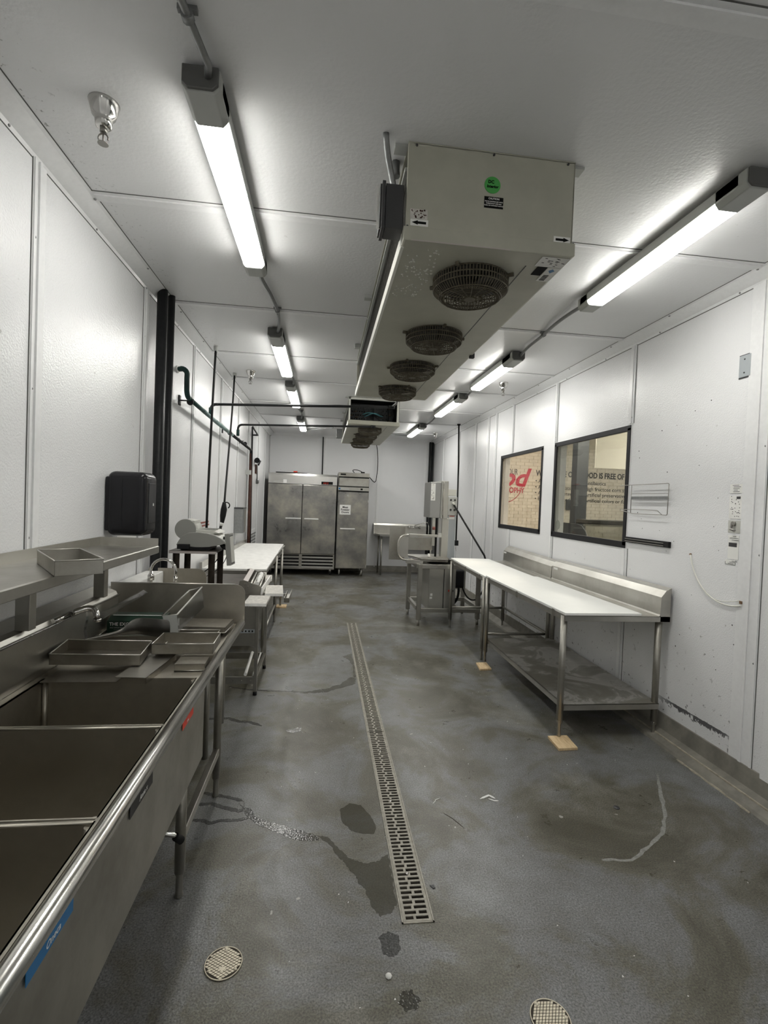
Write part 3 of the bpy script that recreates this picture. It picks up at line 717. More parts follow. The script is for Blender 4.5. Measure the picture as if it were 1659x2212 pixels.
# second cooler
c2 = cooler('unit_cooler', 'farther ceiling cooler with its end cover off showing pipes and wiring', .295, .985, 6.74, 9.15, 2.63, [(.62, 7.10, .1), (.62, 7.72, .7), (.62, 8.34, .3), (.62, 8.93, .5)], False)
mb = MB().box(.32, .95, 7.10, 7.12, 2.69, 2.97)
part('tube_sheet', mb, 'sheet_dark', c2)
part('inner_lining', MB().box(.316, .320, 6.78, 7.12, 2.69, 2.97).box(.954, .958, 6.78, 7.12, 2.69, 2.97).box(.32, .955, 6.78, 7.12, 2.965, 2.968).box(.32, .955, 6.78, 7.12, 2.688, 2.690), 'print_black', c2)
mb = MB()
for k in range(30):
    x = .34 + (k % 6) * .035 + (.017 if (k // 6) % 2 else 0); z_ = 2.71 + (k // 6) * .052; mb.lathe([(.009, 0), (.009, -.006)], (x, 7.10, z_), 'Y', 8)
for k in range(8): mb.lathe([(.008, 0), (.008, -.006)], (.80 + (k % 2) * .05, 7.10, 2.71 + (k // 2) * .06), 'Y', 8)
part('tube_holes', mb, 'print_black', c2)
mb = MB()
for (x, z_) in ((.36, 2.92), (.40, 2.86), (.34, 2.80), (.42, 2.78), (.36, 2.73), (.88, 2.92), (.89, 2.83), (.88, 2.75)): mb.tube(arc((x, 7.09, z_), .022, 0, PI, 6, (1, 0, .3), (0, -1, 0)), .006, 6)
part('return_bends', mb, 'copper', c2)
mb = MB().tube([(.86, 7.05, 2.95), (.865, 7.0, 2.85), (.86, 7.0, 2.69)], .011, 6).tube([(.92, 7.0, 2.96), (.93, 6.9, 2.8), (.915, 6.95, 2.69)], .012, 6)
part('suction_pipes', mb, 'black_iron', c2)
part('contactor', MB().box(.66, .70, 6.98, 7.1, 2.69, 2.92).box(.34, .9, 7.05, 7.09, 2.945, 2.965), 'jbox', c2)
mb = MB()
for k in range(6): mb.tube(bezier((.50 + k * .01, 7.0, 2.75 + k * .02), (.6, 6.9, 2.9 - k * .03), (.7, 6.9, 2.7 + k * .03), (.80, 7.0, 2.74 + k * .02)), .0025, 4)
part('wires', mb, 'cord', c2)
part('wires', MB().tube(bezier((.50, 6.95, 2.80), (.6, 6.88, 2.85), (.66, 6.88, 2.80), (.78, 6.95, 2.785)), .008, 5).tube(bezier((.52, 6.95, 2.77), (.6, 6.88, 2.80), (.66, 6.88, 2.84), (.74, 6.95, 2.80)), .007, 5), 'teal_wire', c2)
single('junction_box', MB().box(.185, .284, 8.9, 9.03, 2.70, 2.86), 'galv', 'small grey electrical box beside the far cooler', 'electrical box', bevel=.003)

# ================================================================== SPRINKLERS
def sprinkler(x, y, label):
    t = thing('sprinkler', label, 'sprinkler', (x, y, H), 'ceiling sprinklers')
    part('escutcheon', MB().lathe([(.052, 0), (.050, -.006), (.040, -.045), (.030, -.055), (.030, -.062), (.026, -.085), (.018, -.09)], (x, y, H), 'Z', 28), 'chrome', t)
    part('head', MB().cyl((x, y, H - .088), (x, y, H - .105), .012, 10).tube(arc((x, y, H - .125), .017, -1.9, 1.9 + .0, 8, (0, 0, 1), (1, 0, 0)), .003, 6).cyl((x, y, H - .10), (x, y, H - .142), .003, 6), 'wire', t)
    part('deflector', MB().lathe([(.018, -.143), (.018, -.146)], (x, y, H), 'Z', 16), 'wire', t)
sprinkler(-.84, 1.94, 'chrome sprinkler head at the upper left, nearest the camera'); sprinkler(-.862, 5.72, 'chrome sprinkler head near the left wall by the hanging cords')
sprinkler(1.985, 5.47, 'chrome sprinkler head right of the second right strip light'); sprinkler(2.16, 9.7, 'small sprinkler head at the far right over the band saw corner')

# ================================================================== PIPES ON THE LEFT WALL
t = thing('insulated_drain_pipe', 'dark green insulated drain pipe running along the left wall', 'pipe', (-1.05, 4.0, 2.3))
px = -1.13
part('elbow_drop', MB().tube([(XL, 4.22, 2.605), (-1.18, 4.20, 2.605)] + arc((-1.175, 4.19, 2.56), .045, PI / 2, 0, 6, (1, 0, 0), (0, 0, 1)) + [(px, 4.185, 2.53), (px, 4.19, 2.46)] + arc((px, 4.255, 2.45), .065, PI, 1.5 * PI, 6, (0, 1, 0), (0, 0, 1)), .021, 12), 'green_pipe', t)
part('flange', MB().lathe([(.03, 0), (.028, .02)], (XL, 4.22, 2.605), 'X', 14), 'white_plastic', t)
part('teal_run', MB().tube([(px, 4.255, 2.385), (px, 4.6, 2.372), (px, 4.75, 2.368)], .019, 10), 'green_pipe', t)
part('grey_run', MB().tube([(px, 4.75, 2.368), (px, 5.25, 2.352)], .020, 10), 'teal_pipe', t)
part('teal_run', MB().tube([(px, 5.25, 2.352), (px, 6.2, 2.334)], .021, 10), 'teal_pipe', t)
part('black_run', MB().tube([(px, 6.2, 2.334), (px - .01, 7.80, 2.31), (px - .015, 7.88, 2.30), (px - .015, 7.90, 2.25)], .020, 10), 'black_iron', t)
for y in (4.30, 6.05, 7.2):
    part('pipe_hanger', MB().box(XL, XL + .012, y - .02, y + .02, 2.33, 2.41), 'black_iron', t)
    part('hanger_ring', MB().cyl((XL, y, 2.37), (px - .02, y, 2.37), .006, 6).lathe([(.027, -.006), (.027, .006)], (px, y, 2.36 if y < 6 else 2.335), 'Y', 12), 'black_iron', t)
part('downpipe', MB().cyl((px - .015, 7.90, 2.26), (px - .015, 7.93, .13), .024, 12), 'rust', t)
part('downpipe', MB().cyl((px - .03, 7.98, 2.05), (px - .03, 8.0, .13), .014, 10), 'black_iron', t)
part('clamp', MB().box(XL, px, 7.88, 7.91, 1.93, 2.0), 'light_body', t)
def branch(y, zt, xe, ze, label):
    t = thing('drain_branch_pipe', label, 'pipe', (px, y, zt))
    part('riser', MB().tube([(px, y, 2.37), (px, y, zt - .05)] + arc((px + .05, y, zt - .05), .05, PI, PI / 2, 5, (1, 0, 0), (0, 0, 1)) + [(px + .07, y, zt)], .014, 10), 'black_iron', t)
    part('sleeve', MB().cyl((px, y, 2.37), (px, y, 2.45), .020, 10), 'green_pipe', t)
    part('horizontal_run', MB().cyl((px + .05, y, zt), (xe, y, ze), .013, 10), 'black_iron', t)
    part('end_fitting', MB().lathe([(.017, -.03), (.017, .03)], (xe, y, ze), 'X', 10), 'black_iron', t)
    return t
b1 = branch(5.05, 2.486, .66, 2.565, 'thin black pipe crossing the room to the near cooler')
part('end_fitting', MB().tube([(.66, 5.05, 2.565), (.70, 5.02, 2.60), (.70, 4.95, 2.64)], .013, 8), 'galv', b1)
branch(6.60, 2.516, .62, 2.586, 'thin black pipe crossing the room to the far cooler')
single('wall_pipe', MB().tube([(-1.13, 8.05, .3), (-1.13, 7.85, 2.66), (-1.13, 7.88, 2.67), (-1.13, 8.5, 2.62), (XL, 8.52, 2.62)], .013, 8), 'black_iron', 'slim black vertical pipe with a bend on the far left wall', 'pipe')
single('wall_column', MB().cyl((-1.155, 3.62, 0), (-1.155, 3.62, H), .034, 16), 'black_iron', 'black vertical pipe on the left wall, the thicker front one', 'pipe', 'black pipes on the left wall')
single('wall_column', MB().cyl((-1.125, 3.72, 0), (-1.125, 3.72, H), .024, 14), 'black_iron', 'black vertical pipe just behind the thicker one on the left wall', 'pipe', 'black pipes on the left wall')
# back wall risers
single('wall_column', MB().cyl((2.455 - .03, YB - .05, 0), (2.425, YB - .05, H - .02), .026, 12), 'black_iron', 'left one of two black risers behind the band saw', 'pipe', 'black risers in the far right corner')
single('wall_column', MB().box(2.345, 2.385, YB - .07, YB - .01, 0, H - .02), 'black_iron', 'square black riser beside the round one behind the band saw', 'pipe', 'black risers in the far right corner')
single('wall_rod', MB().cyl((-.055, YB - .03, 2.14), (-.06, YB - .03, H - .02), .012, 8), 'black_iron', 'thin black rod from the ceiling to the double fridge', 'rod')
single('power_cord', MB().tube(bezier((1.13, YB - .1, 2.85), (1.2, YB - .12, 2.5), (1.16, YB - .14, 2.2), (1.14, YB - .16, 2.05), 10) + bezier((1.14, YB - .16, 2.05), (1.1, YB - .2, 1.96), (1.05, YB - .3, 2.05), (.93, YB - .45, 2.14), 8), .009, 6), 'cord', 'black cord hanging in a loop beside the single freezer', 'cord')

# hanging cords at left
t = thing('power_cord', 'black power cord hanging from the ceiling to the scale', 'cord', (-1.07, 4.87, H))
part('cable', MB().tube(bezier((-1.06, 4.87, H), (-1.06, 4.8, 2.5), (-1.05, 4.7, 2.0), (-1.04, 4.62, 1.28), 18), .011, 8), 'cord', t); part('grip', MB().lathe([(.022, 0), (.022, -.03), (.014, -.06)], (-1.06, 4.87, H), 'Z', 12), 'light_body', t)
t = thing('power_cord', 'black power cord hanging from the ceiling with a plug above the scale', 'cord', (-1.06, 5.88, H))
part('cable', MB().tube(bezier((-1.065, 5.88, H), (-1.04, 5.7, 2.5), (-1.0, 5.3, 2.0), (-.955, 4.95, 1.50), 18), .010, 8), 'cord', t); part('grip', MB().lathe([(.022, 0), (.022, -.03), (.014, -.06)], (-1.065, 5.88, H), 'Z', 12), 'light_body', t)
part('plug', MB().tube([(-.952, 4.93, 1.53), (-.955, 4.94, 1.46), (-.96, 4.93, 1.40), (-.965, 4.92, 1.33)], [.015, .030, .028, .018], 10).tube(arc((-.93, 4.93, 1.50), .03, -1, 2.6, 8, (1, 0, 0), (0, 0, 1)), .006, 6), 'black_matte', t)
part('collar', MB().cyl((-.966, 4.92, 1.335), (-.972, 4.91, 1.30), .017, 10), 'white_plastic', t); part('tail', MB().cyl((-.972, 4.91, 1.30), (-.98, 4.90, 1.24), .013, 8), 'cord', t)

# ================================================================== THREE-COMPARTMENT SINK
SX0, SX1, RZ = -1.10, -.475, .855
sk = thing('compartment_sink', 'long stainless three-compartment sink along the left wall with rolled front rim', 'sink', (-.8, 1.4, 0))
part('rim', MB().cyl((-.452, -.7, RZ), (-.452, 2.955, RZ), .0215, 24).lathe([(.0215, 0), (.018, .008), (.008, .013), (.0005, .014)], (-.452, 2.955, RZ), 'Y', 24), 'steel_bright', sk)
bowls = [(1.665, 2.085), (1.19, 1.653), (.70, 1.178), ]
lt = .013
deck = MB()
zt = .848
# deck strips round the bowls
deck.box(SX0, SX0 + .03, -.7, 2.11, zt - .006, zt); deck.box(-.492, -.455, -.7, 2.965, zt - .006, zt)
part('deck', deck, 'steel_dark', sk)
for (a, b) in bowls:
    mb = MB(); x0, x1, zb_ = SX0 + .03, -.492, .515
    r = .02
    mb.box(x0 - .004, x0, a, b, zb_, zt).box(x1, x1 + .004, a, b, zb_, zt).box(x0, x1, a - .004, a, zb_, zt).box(x0, x1, b, b + .004, zb_, zt).box(x0 - .004, x1 + .004, a - .004, b + .004, zb_ - .004, zb_)
    for cx in (x0 + .008, x1 - .008):
        for cy in (a + .008, b - .008): mb.cyl((cx, cy, zb_), (cx, cy, zt - .008), .010, 10)
    o = part('bowl', mb, 'steel_dark', sk)
    part('drain', MB().lathe([(.045, .001), (.03, .0), (.028, -.02)], ((x0 + x1) / 2, (a + b) / 2, zb_ + .002), 'Z', 20), 'chrome', sk)
for (a, b) in ((1.653, 1.665), (1.178, 1.19)): part('divider', MB().box(SX0 + .03, -.492, a - .003, b + .003, .52, zt - .004).tube([(SX0 + .03, b + .001, zt - .004), (-.492, b + .001, zt - .004)], .004, 8).tube([(SX0 + .03, a - .001, zt - .004), (-.492, a - .001, zt - .004)], .004, 8), 'steel_dark', sk)
part('apron', MB().sheet([(-.466, .845), (-.462, .80), (-.462, .520), (-.468, .509), (-.55, .505)], 'Y', -.7, 2.092, .003).box(-1.05, -.464, 2.089, 2.093, .508, .84), 'steel_dull', sk)
part('drainboard', MB().box(SX0, -.455, 2.093, 2.975, zt - .012, zt - .002).box(-.478, -.470, 2.093, 2.975, .80, zt).box(SX0, -.47, 2.970, 2.975, .80, zt), 'steel_dark', sk)
part('drainboard', MB().box(SX0, -.455, -.7, .70, zt - .012, zt - .002), 'steel_dark', sk)
bs = [(SX0 - .002, .845), (SX0, .875), (SX0, 1.028), (SX0 - .012, 1.052), (SX0 - .035, 1.062), (XL + .012, 1.082), (XL + .005, 1.06)]
part('backsplash', MB().sheet([(x, z) for x, z in bs], 'Y', -.7, 2.86, .003).prism([(XL + .014, 1.08), (SX0 - .035, 1.060), (SX0, 1.028), (SX0, .86), (XL + .014, .86)], 'Y', 2.858, 2.861), 'steel', sk)
part('backsplash_bead', MB().cyl((SX0 + .004, -.7, 1.033), (SX0 + .004, 2.86, 1.033), .006, 8), 'steel_bright', sk)
for (lx, ly) in ((-.515, 2.68), (-.515, 2.01), (-1.06, 2.68), (-1.06, 2.01), (-.515, .5), (-1.06, .5)):
    part('leg', MB().cyl((lx, ly, .10), (lx, ly, .84 if ly > 2.3 else .51), .0205, 16), 'steel_dull', sk)
    part('foot', MB().lathe([(.015, 0), (.017, .006), (.014, .02), (.014, .085), (.020, .10), (.020, .115)], (lx, ly, 0), 'Z', 14), 'steel_dull', sk)
part('cross_rail', MB().box(-.530, -.500, 2.02, 2.67, .222, .262), 'steel', sk, .003); part('cross_rail', MB().box(-1.075, -1.045, 2.02, 2.67, .222, .262), 'steel', sk)
part('gusset', MB().prism([(2.30, .505), (2.64, .30), (2.64, .28), (2.28, .49)], 'X', -1.0, -.995), 'paper', sk)
for y in (1.875, 1.42, .93): part('drain_pipe', MB().cyl((-.79, y, .515), (-.79, y, .35), .028, 12), 'chrome', sk)
part('drain_lever', MB().tube([(-.75, 1.875, .40), (-.58, 1.885, .345), (-.51, 1.895, .325)] + [(-.497, 1.905, .31)], .009, 8), 'chrome', sk)
part('lever_knob', MB().cyl((-.505, 1.897, .318), (-.487, 1.915, .29), .0145, 10), 'black_matte', sk)
# tags on the apron
XT = -.4558
def apron_tag(name, mat, y0, y1, z0, z1, lab, txt):
    part(name, MB().box(XT, XT - .001, y0, y1, z0, z1), mat, sk, label=lab)
    part('tag_print', text_mb(txt, (z1 - z0) * .62, frame_mat((XT + .0008, (y0 + y1) / 2 - .02, z0 + (z1 - z0) * .25), (0, 1, 0), (0, 0, 1)), .0004, .25), 'print_white', sk)
apron_tag('red_tag', 'tag_red', 1.765, 1.905, .778, .803, 'red tag', 'rise')
apron_tag('black_tag', 'tag_black', 1.295, 1.462, .772, .805, 'black tag', 'Anna x')
apron_tag('blue_tag', 'tag_blue', .855, 1.01, .780, .810, 'blue tag', 'Oneca')
# faucet
fc = thing('sink_faucet', 'small chrome gooseneck spout over the drainboard', 'faucet', (-1.08, 2.42, 1.03))
part('spout', MB().tube([(-1.10, 2.20, 1.045), (-1.07, 2.27, 1.06)] + bezier((-1.07, 2.27, 1.06), (-1.02, 2.34, 1.085), (-.985, 2.33, 1.085), (-.978, 2.32, 1.03), 10), .0135, 12), 'chrome', fc)
part('aerator', MB().cyl((-.978, 2.32, 1.032), (-.978, 2.32, 1.018), .017, 14), 'chrome', fc)
part('hanging_strap', MB().sheet([(-1.02 + .004 * math.sin(i), 1.06 - i * .016) for i in range(8)], 'Y', 2.30, 2.32, .002), 'clear_film', fc)

# overshelf
sh = thing('wall_shelf', 'stainless wall shelf with upturned edges above the sink', 'shelf', (-1.05, 2.0, 1.29))
part('shelf_plate', MB().box(XL + .01, -.905, -.6, 2.875, 1.298, 1.302), 'steel_dull', sh)
part('front_lip', MB().sheet([(-.905, 1.302), (-.900, 1.299), (-.900, 1.268), (-.912, 1.262)], 'Y', -.6, 2.875, .002), 'steel', sh)
part('back_flange', MB().box(XL + .008, XL + .014, -.6, 2.875, 1.30, 1.345), 'steel', sh); part('end_flange', MB().box(XL + .01, -.903, 2.872, 2.877, 1.298, 1.345).box(XL + .01, -.905, 2.86, 2.875, 1.262, 1.298), 'steel', sh)
for y in (2.64, 2.0, 1.2, .4):
    part('bracket', MB().box(-1.135, -1.083, y, y + .045, 1.058, 1.297), 'steel_dull', sh, .002)

# trays ---------------------------------------------------------------
def tray(label, cx, cy, z, lx, ly, h, rot=0, tilt=(0, 0), inverted=False, mat='steel_tray', name='metal_tray', group='stainless trays in and over the sink'):
    t = thing(name, label, 'tray', (cx, cy, z), group)
    t.rotation_euler = (tilt[0], tilt[1], rot); g = .0015
    fl_ = (lambda zz: h - zz) if inverted else (lambda zz: zz)
    def bx(mb, *a):
        x0, x1, y0, y1, z0, z1 = a; mb.box(cx + x0, cx + x1, cy + y0, cy + y1, z + min(fl_(z0), fl_(z1)), z + max(fl_(z0), fl_(z1)))
    hx, hy = lx / 2, ly / 2
    b = MB(); bx(b, -hx, hx, -hy, hy, 0, g * 1.3); part('base', b, mat, t)
    for a in ((-hx, -hx + g, -hy, hy), (hx - g, hx, -hy, hy), (-hx, hx, -hy, -hy + g), (-hx, hx, hy - g, hy)):
        b = MB(); bx(b, *a, 0, h); part('side_wall', b, mat, t)
    b = MB(); zr = z + fl_(h)
    for p, q in (((-hx, -hy), (hx, -hy)), ((hx, -hy), (hx, hy)), ((hx, hy), (-hx, hy)), ((-hx, hy), (-hx, -hy))): b.tube([(cx + p[0], cy + p[1], zr), (cx + q[0], cy + q[1], zr)], .0025, 6)
    part('hemmed_edge', b, 'steel', t); return t
dz = .848
tray('deep square tray on the wall shelf', -.9405, 1.979, 1.3035, .147, .384, .052, rot=.615, mat='steel_dull', group=None)
single('paper_scrap', MB().box(-.95, -.92, 2.03, 2.05, 1.3075, 1.312), 'paper', 'white paper scrap inside the tray on the wall shelf', 'paper')
tray('wide tray tilted against the backsplash, left front of the drainboard', -.915, 2.235, .884, .345, .17, .045, rot=.06, tilt=(.06, .03))
tray('open tray at the right end of the drainboard front', -.603, 2.375, .884, .262, .185, .045, rot=.03)
tray('small inverted tray beside the sink rim', -.54, 2.215, .850, .125, .10, .028, rot=.03, inverted=True)
tray('large inverted tray lying flat at the back of the drainboard', -.645, 2.80, .868, .31, .19, .028, rot=-.06, inverted=True)
tray('tray buried at the left under the green carton', -.90, 2.50, .850, .36, .16, .036, rot=.02)
tray('long low tray behind the tilted one', -.80, 2.63, .850, .56, .12, .034, rot=.02)
sg = thing('metal_sheet', 'flat folded stainless sheet overhanging the far bowl of the sink', 'metal sheet', (-.70, 2.15, .85)); sg.rotation_euler = (0, 0, -.10)
part('plate', MB().box(-.775, -.655, 2.03, 2.33, .868, .870), 'steel', sg); part('folded_edge', MB().box(-.657, -.655, 2.03, 2.33, .845, .870), 'steel_tray', sg)
single('metal_sheet', MB().box(-1.06, -.78, 2.035, 2.17, .8485, .8515), 'steel_tray', 'dull sheet along the near edge of the drainboard', 'metal sheet')
# green carton
gc = thing('green_carton', 'dark green carton with THE EXCELLENCE lettering lying on the trays', 'box', (-1.0, 2.7, .88))
part('carton', MB().prism([(2.66, .873), (2.66, .935), (2.705, .955), (2.78, .955), (2.78, .873)], 'X', -1.075, -.80), 'box_green', gc, .002); part('carton_edge', MB().box(-1.06, -.80, 2.700, 2.706, .9545, .9565), 'print_white', gc)
gf = frame_mat((-1.062, 2.6585, .912), (1, 0, 0), (0, 0, 1))
part('carton_print', text_mb('THE EXCELLENCE', .0235, gf, .0005, 0, 'LEFT', .0003), 'print_white', gc); part('carton_print', text_mb('AND IMPORTANT  \u2022  EXPERIENCE', .0085, frame_mat((-1.06, 2.6585, .898), (1, 0, 0), (0, 0, 1)), .0005), 'light_body', gc)
part('carton_print', MB().box(-1.04, -.9, 2.6578, 2.6585, .891, .8918), 'light_body', gc)
# bent dark steel liner
bl_ = thing('bent_metal_sheet', 'dark curled stainless sheet lying across the trays', 'metal sheet', (-.85, 2.5, .9))
vs, fs = [], []
path = [(-1.045, 2.34, .935, .012), (-1.00, 2.40, .935, .020), (-.965, 2.45, .935, .022), (-.94, 2.50, .936, .03), (-.915, 2.53, .945, .045), (-.89, 2.545, .955, .055), (-.86, 2.55, .955, .062), (-.82, 2.55, .952, .066), (-.77, 2.55, .948, .066), (-.735, 2.56, .945, .064)]
for i, (x, y, z_, hh) in enumerate(path): vs += [(x, y, z_ + (.028 if i > 3 else 0)), (x + .004, y - .012, z_ - hh * .5), (x, y + .005, z_ - hh)]
n_ = len(path)
for i in range(n_ - 1):
    for k in (0, 1): fs.append((i * 3 + k, i * 3 + k + 1, i * 3 + 4 + k, i * 3 + 3 + k))
o = part('curl', MB().add(vs, fs, True), 'steel_black', bl_); sm = o.modifiers.new('solid', 'SOLIDIFY'); sm.thickness = .0015; ss = o.modifiers.new('sub', 'SUBSURF'); ss.levels = 2; ss.render_levels = 2
# clear bin
cb = thing('clear_plastic_bin', 'clear plastic food bin tipped on its side on the trays', 'bin', (-.70, 2.62, .90)); cb.rotation_euler = (0, 0, .0)
def quad_prism(a, b, mb):
    n = len(a); mb.add(list(a) + list(b), [(i, (i + 1) % n, n + (i + 1) % n, n + i) for i in range(n)]); return mb
near = [(-.775, 2.56, .990), (-.705, 2.56, .995), (-.695, 2.56, .905), (-.745, 2.56, .890)]
far = [(-.705, 2.78, 1.075), (-.640, 2.78, 1.095), (-.625, 2.78, .985), (-.675, 2.78, .965)]
mb = MB(); mb.add(near + far, [(3, 2, 6, 7), (1, 2, 6, 5), (0, 3, 7, 4), (0, 1, 2, 3), (4, 5, 6, 7)])
o = part('shell', mb, 'clear', cb); sm = o.modifiers.new('solid', 'SOLIDIFY'); sm.thickness = .003
part('rim', MB().tube(near[:2] + [far[1], far[0]], .004, 8, closed=True), 'scale_lite', cb)
part('frosted_end', MB().add([(v[0], v[1] - .003, v[2]) for v in near], [(0, 1, 2, 3)]), 'light_body', cb); part('bar_code', MB().box(-.712, -.704, 2.60, 2.602, .93, .965), 'print_white', cb)
single('clear_plastic_strip', MB().add([(-1.09, 2.62, .985), (-1.075, 2.60, .955), (-.96, 2.90, 1.035), (-.99, 2.92, 1.045), (-1.09, 2.62, .988), (-1.075, 2.60, .958), (-.96, 2.90, 1.038), (-.99, 2.92, 1.048)], [(0, 1, 2, 3), (7, 6, 5, 4), (0, 4, 5, 1), (1, 5, 6, 2), (2, 6, 7, 3), (3, 7, 4, 0)]), 'clear_film', 'narrow clear plastic strip leaning on the backsplash', 'plastic strip')

# ================================================================== HAND SINK with side splashes
hs = thing('hand_sink', 'stainless hand sink with tall side splash panels behind the big sink', 'sink', (-.85, 3.3, 0))
def splash(y, x0, x1, z0, z1, r):
    pts = [(x0, z0), (x1, z0), (x1, z1 - r)] + [(x1 - r + r * math.cos(a), z1 - r + r * math.sin(a)) for a in (.3, .6, .9, 1.2, PI / 2)] + [(x0, z1)]
    return MB().prism(pts, 'Y', y, y + .004)
part('side_splash', splash(2.985, XL + .03, -.44, .80, 1.075, .055), 'steel_dark', hs); part('splash_edge', MB().cyl((XL + .03, 2.987, 1.076), (-.50, 2.987, 1.076), .004, 6), 'steel', hs)
part('side_splash', splash(3.60, XL + .03, -.80, .80, 1.075, .06), 'steel_dark', hs)
part('basin', MB().box(-1.18, -.62, 3.03, 3.59, .845, .850).box(-1.18, -1.175, 3.03, 3.59, .70, .85).box(-.625, -.62, 3.03, 3.59, .70, .85).box(-1.18, -.62, 3.03, 3.035, .70, .85).box(-1.18, -.62, 3.585, 3.59, .70, .85), 'steel_dull', hs)
part('back_ledge', MB().box(XL + .014, -1.09, 2.992, 3.598, .86, 1.055), 'poly_worn', hs, .004)
for x in (-1.08, -.66):
    for y in (3.07, 3.55): part('leg', MB().cyl((x, y, 0), (x, y, .72), .019, 12), 'steel_dull', hs)
gn = thing('gooseneck_faucet', 'tall chrome gooseneck faucet standing behind the first splash panel', 'faucet', (-1.1, 3.35, 1.06))
part('neck', MB().tube([(-1.075, 3.3, 1.0), (-1.075, 3.3, 1.10)] + arc((-1.0, 3.3, 1.10), .075, PI, 0, 12, (1, 0, 0), (0, 0, 1)) + [(-.925, 3.3, 1.055)], .0095, 12), 'chrome', gn); part('tip', MB().cyl((-.925, 3.3, 1.065), (-.925, 3.3, 1.03), .0125, 12), 'chrome', gn)
part('base', MB().lathe([(.02, 0), (.02, .03), (.012, .045)], (-1.075, 3.3, 1.04), 'Z', 14), 'chrome', gn)

# paper towel dispenser
pd_ = thing('paper_towel_dispenser', 'glossy black paper towel dispenser on the left wall above the shelf', 'dispenser', (-1.1, 3.05, 1.35))
o = part('cover', MB().box(-1.21, -.995, 2.93, 3.135, 1.347, 1.712), 'black', pd_); b = o.modifiers.new('b', 'BEVEL'); b.width = .042; b.segments = 6
for p in o.data.polygons: p.use_smooth = True
part('back_plate', MB().box(XL + .004, -1.17, 2.94, 3.125, 1.375, 1.68), 'black', pd_, .008); part('seam', MB().box(-1.122, -1.119, 2.9285, 3.1365, 1.39, 1.67), 'black_matte', pd_)
part('front_window', MB().box(-.997, -.992, 2.975, 3.095, 1.42, 1.65), 'black', pd_, .002); part('emblem', MB().box(-.992, -.990, 3.04, 3.055, 1.52, 1.535), 'light_body', pd_)
single('wall_notice', MB().box(XL + .002, XL + .004, 3.12, 3.42, 1.18, 1.33), 'paper', 'white notice on the wall below the towel dispenser', 'sign')

# ================================================================== SCALE ON STAND
sd = thing('scale_stand', 'dark bronze steel stand carrying the label scale', 'stand', (-.93, 4.1, .866))
part('top', MB().box(-1.135, -.79, 3.86, 4.28, 1.158, 1.170), 'rust_stand', sd, .002); part('front_edge', MB().box(-1.135, -.79, 3.855, 3.862, 1.150, 1.168), 'tan_metal', sd)
part('corner_pad', MB().box(-.80, -.765, 4.18, 4.24, 1.17, 1.195), 'white_plastic', sd, .008)
for (x, y) in ((-1.09, 3.90), (-1.09, 4.22), (-.83, 3.90), (-.83, 4.22)):
    part('leg', MB().box(x - .022, x + .022, y - .003, y + .003, .866, 1.158).box(x - .022, x - .016, y - .022, y + .022, .866, 1.158), 'rust_stand', sd)
sc_ = thing('label_scale', 'grey deli label-printing scale with a tilted screen', 'scale', (-.95, 4.1, 1.17))
part('feet', MB().box(-1.07, -.86, 3.92, 4.20, 1.172, 1.192), 'black_matte', sc_)
body = [(-1.105, 1.205), (-1.02, 1.195), (-.95, 1.190), (-.86, 1.195), (-.78, 1.212), (-.745, 1.225), (-.745, 1.235), (-.775, 1.262), (-.82, 1.285), (-.88, 1.300), (-.95, 1.305), (-1.02, 1.300), (-1.065, 1.275), (-1.09, 1.235)]
part('housing', MB().prism(body, 'Y', 3.93, 3.955), 'scale_grey', sc_, .003); part('housing', MB().prism([(x * 1.0, z_ - .002 if z_ > 1.25 else z_) for x, z_ in body], 'Y', 3.955, 4.26), 'scale_lite', sc_, .006)
part('printer_lid', MB().prism([(-1.01, 1.304), (-.985, 1.324), (-.84, 1.318), (-.80, 1.298), (-.86, 1.29)], 'Y', 3.99, 4.24), 'scale_lite', sc_, .004)
for k in range(3): part('lid_groove', MB().box(-.985 + k * .002, -.835, 4.02 + k * .075, 4.035 + k * .075, 1.319, 1.3255), 'scale_grey', sc_)
part('platter_disc', MB().lathe([(.078, 0), (.080, .004), (.080, .012)], (-1.055, 3.985, 1.322), 'Y', 36), 'scale_grey', sc_)
part('roll_cover', MB().lathe([(.078, .012), (.078, .20)], (-1.055, 3.985, 1.322), 'Y', 32).box(-1.06, -.99, 4.0, 4.18, 1.29, 1.39), 'scale_lite', sc_)
part('base_box', MB().box(-1.085, -1.0, 3.88, 3.925, 1.180, 1.215), 'black_matte', sc_, .003)
th = thing  # screen
scr = part('screen', MB().box(-.018, .018, -.055, .055, -.125, .125).xf(Matrix.Translation((-.722, 4.02, 1.175)) @ Matrix.Rotation(-.10, 4, 'Y') @ Matrix.Rotation(-.10, 4, 'Z')), 'scale_grey', sc_, .004)
part('display', MB().box(.018, .0195, -.043, .043, -.105, .10).xf(Matrix.Translation((-.722, 4.02, 1.175)) @ Matrix.Rotation(-.10, 4, 'Y') @ Matrix.Rotation(-.10, 4, 'Z')), 'scale_lite', sc_)
part('display_border', MB().box(.0175, .0188, -.049, .049, -.113, .108).xf(Matrix.Translation((-.722, 4.02, 1.175)) @ Matrix.Rotation(-.10, 4, 'Y') @ Matrix.Rotation(-.10, 4, 'Z')), 'jbox', sc_)
part('screen_arm', MB().tube([(-.79, 4.03, 1.215), (-.77, 4.03, 1.19), (-.742, 4.03, 1.18)], .02, 8), 'jbox', sc_); part('knob', MB().lathe([(.012, 0), (.012, .01)], (-.770, 4.0, 1.262), 'X', 12), 'black_matte', sc_)
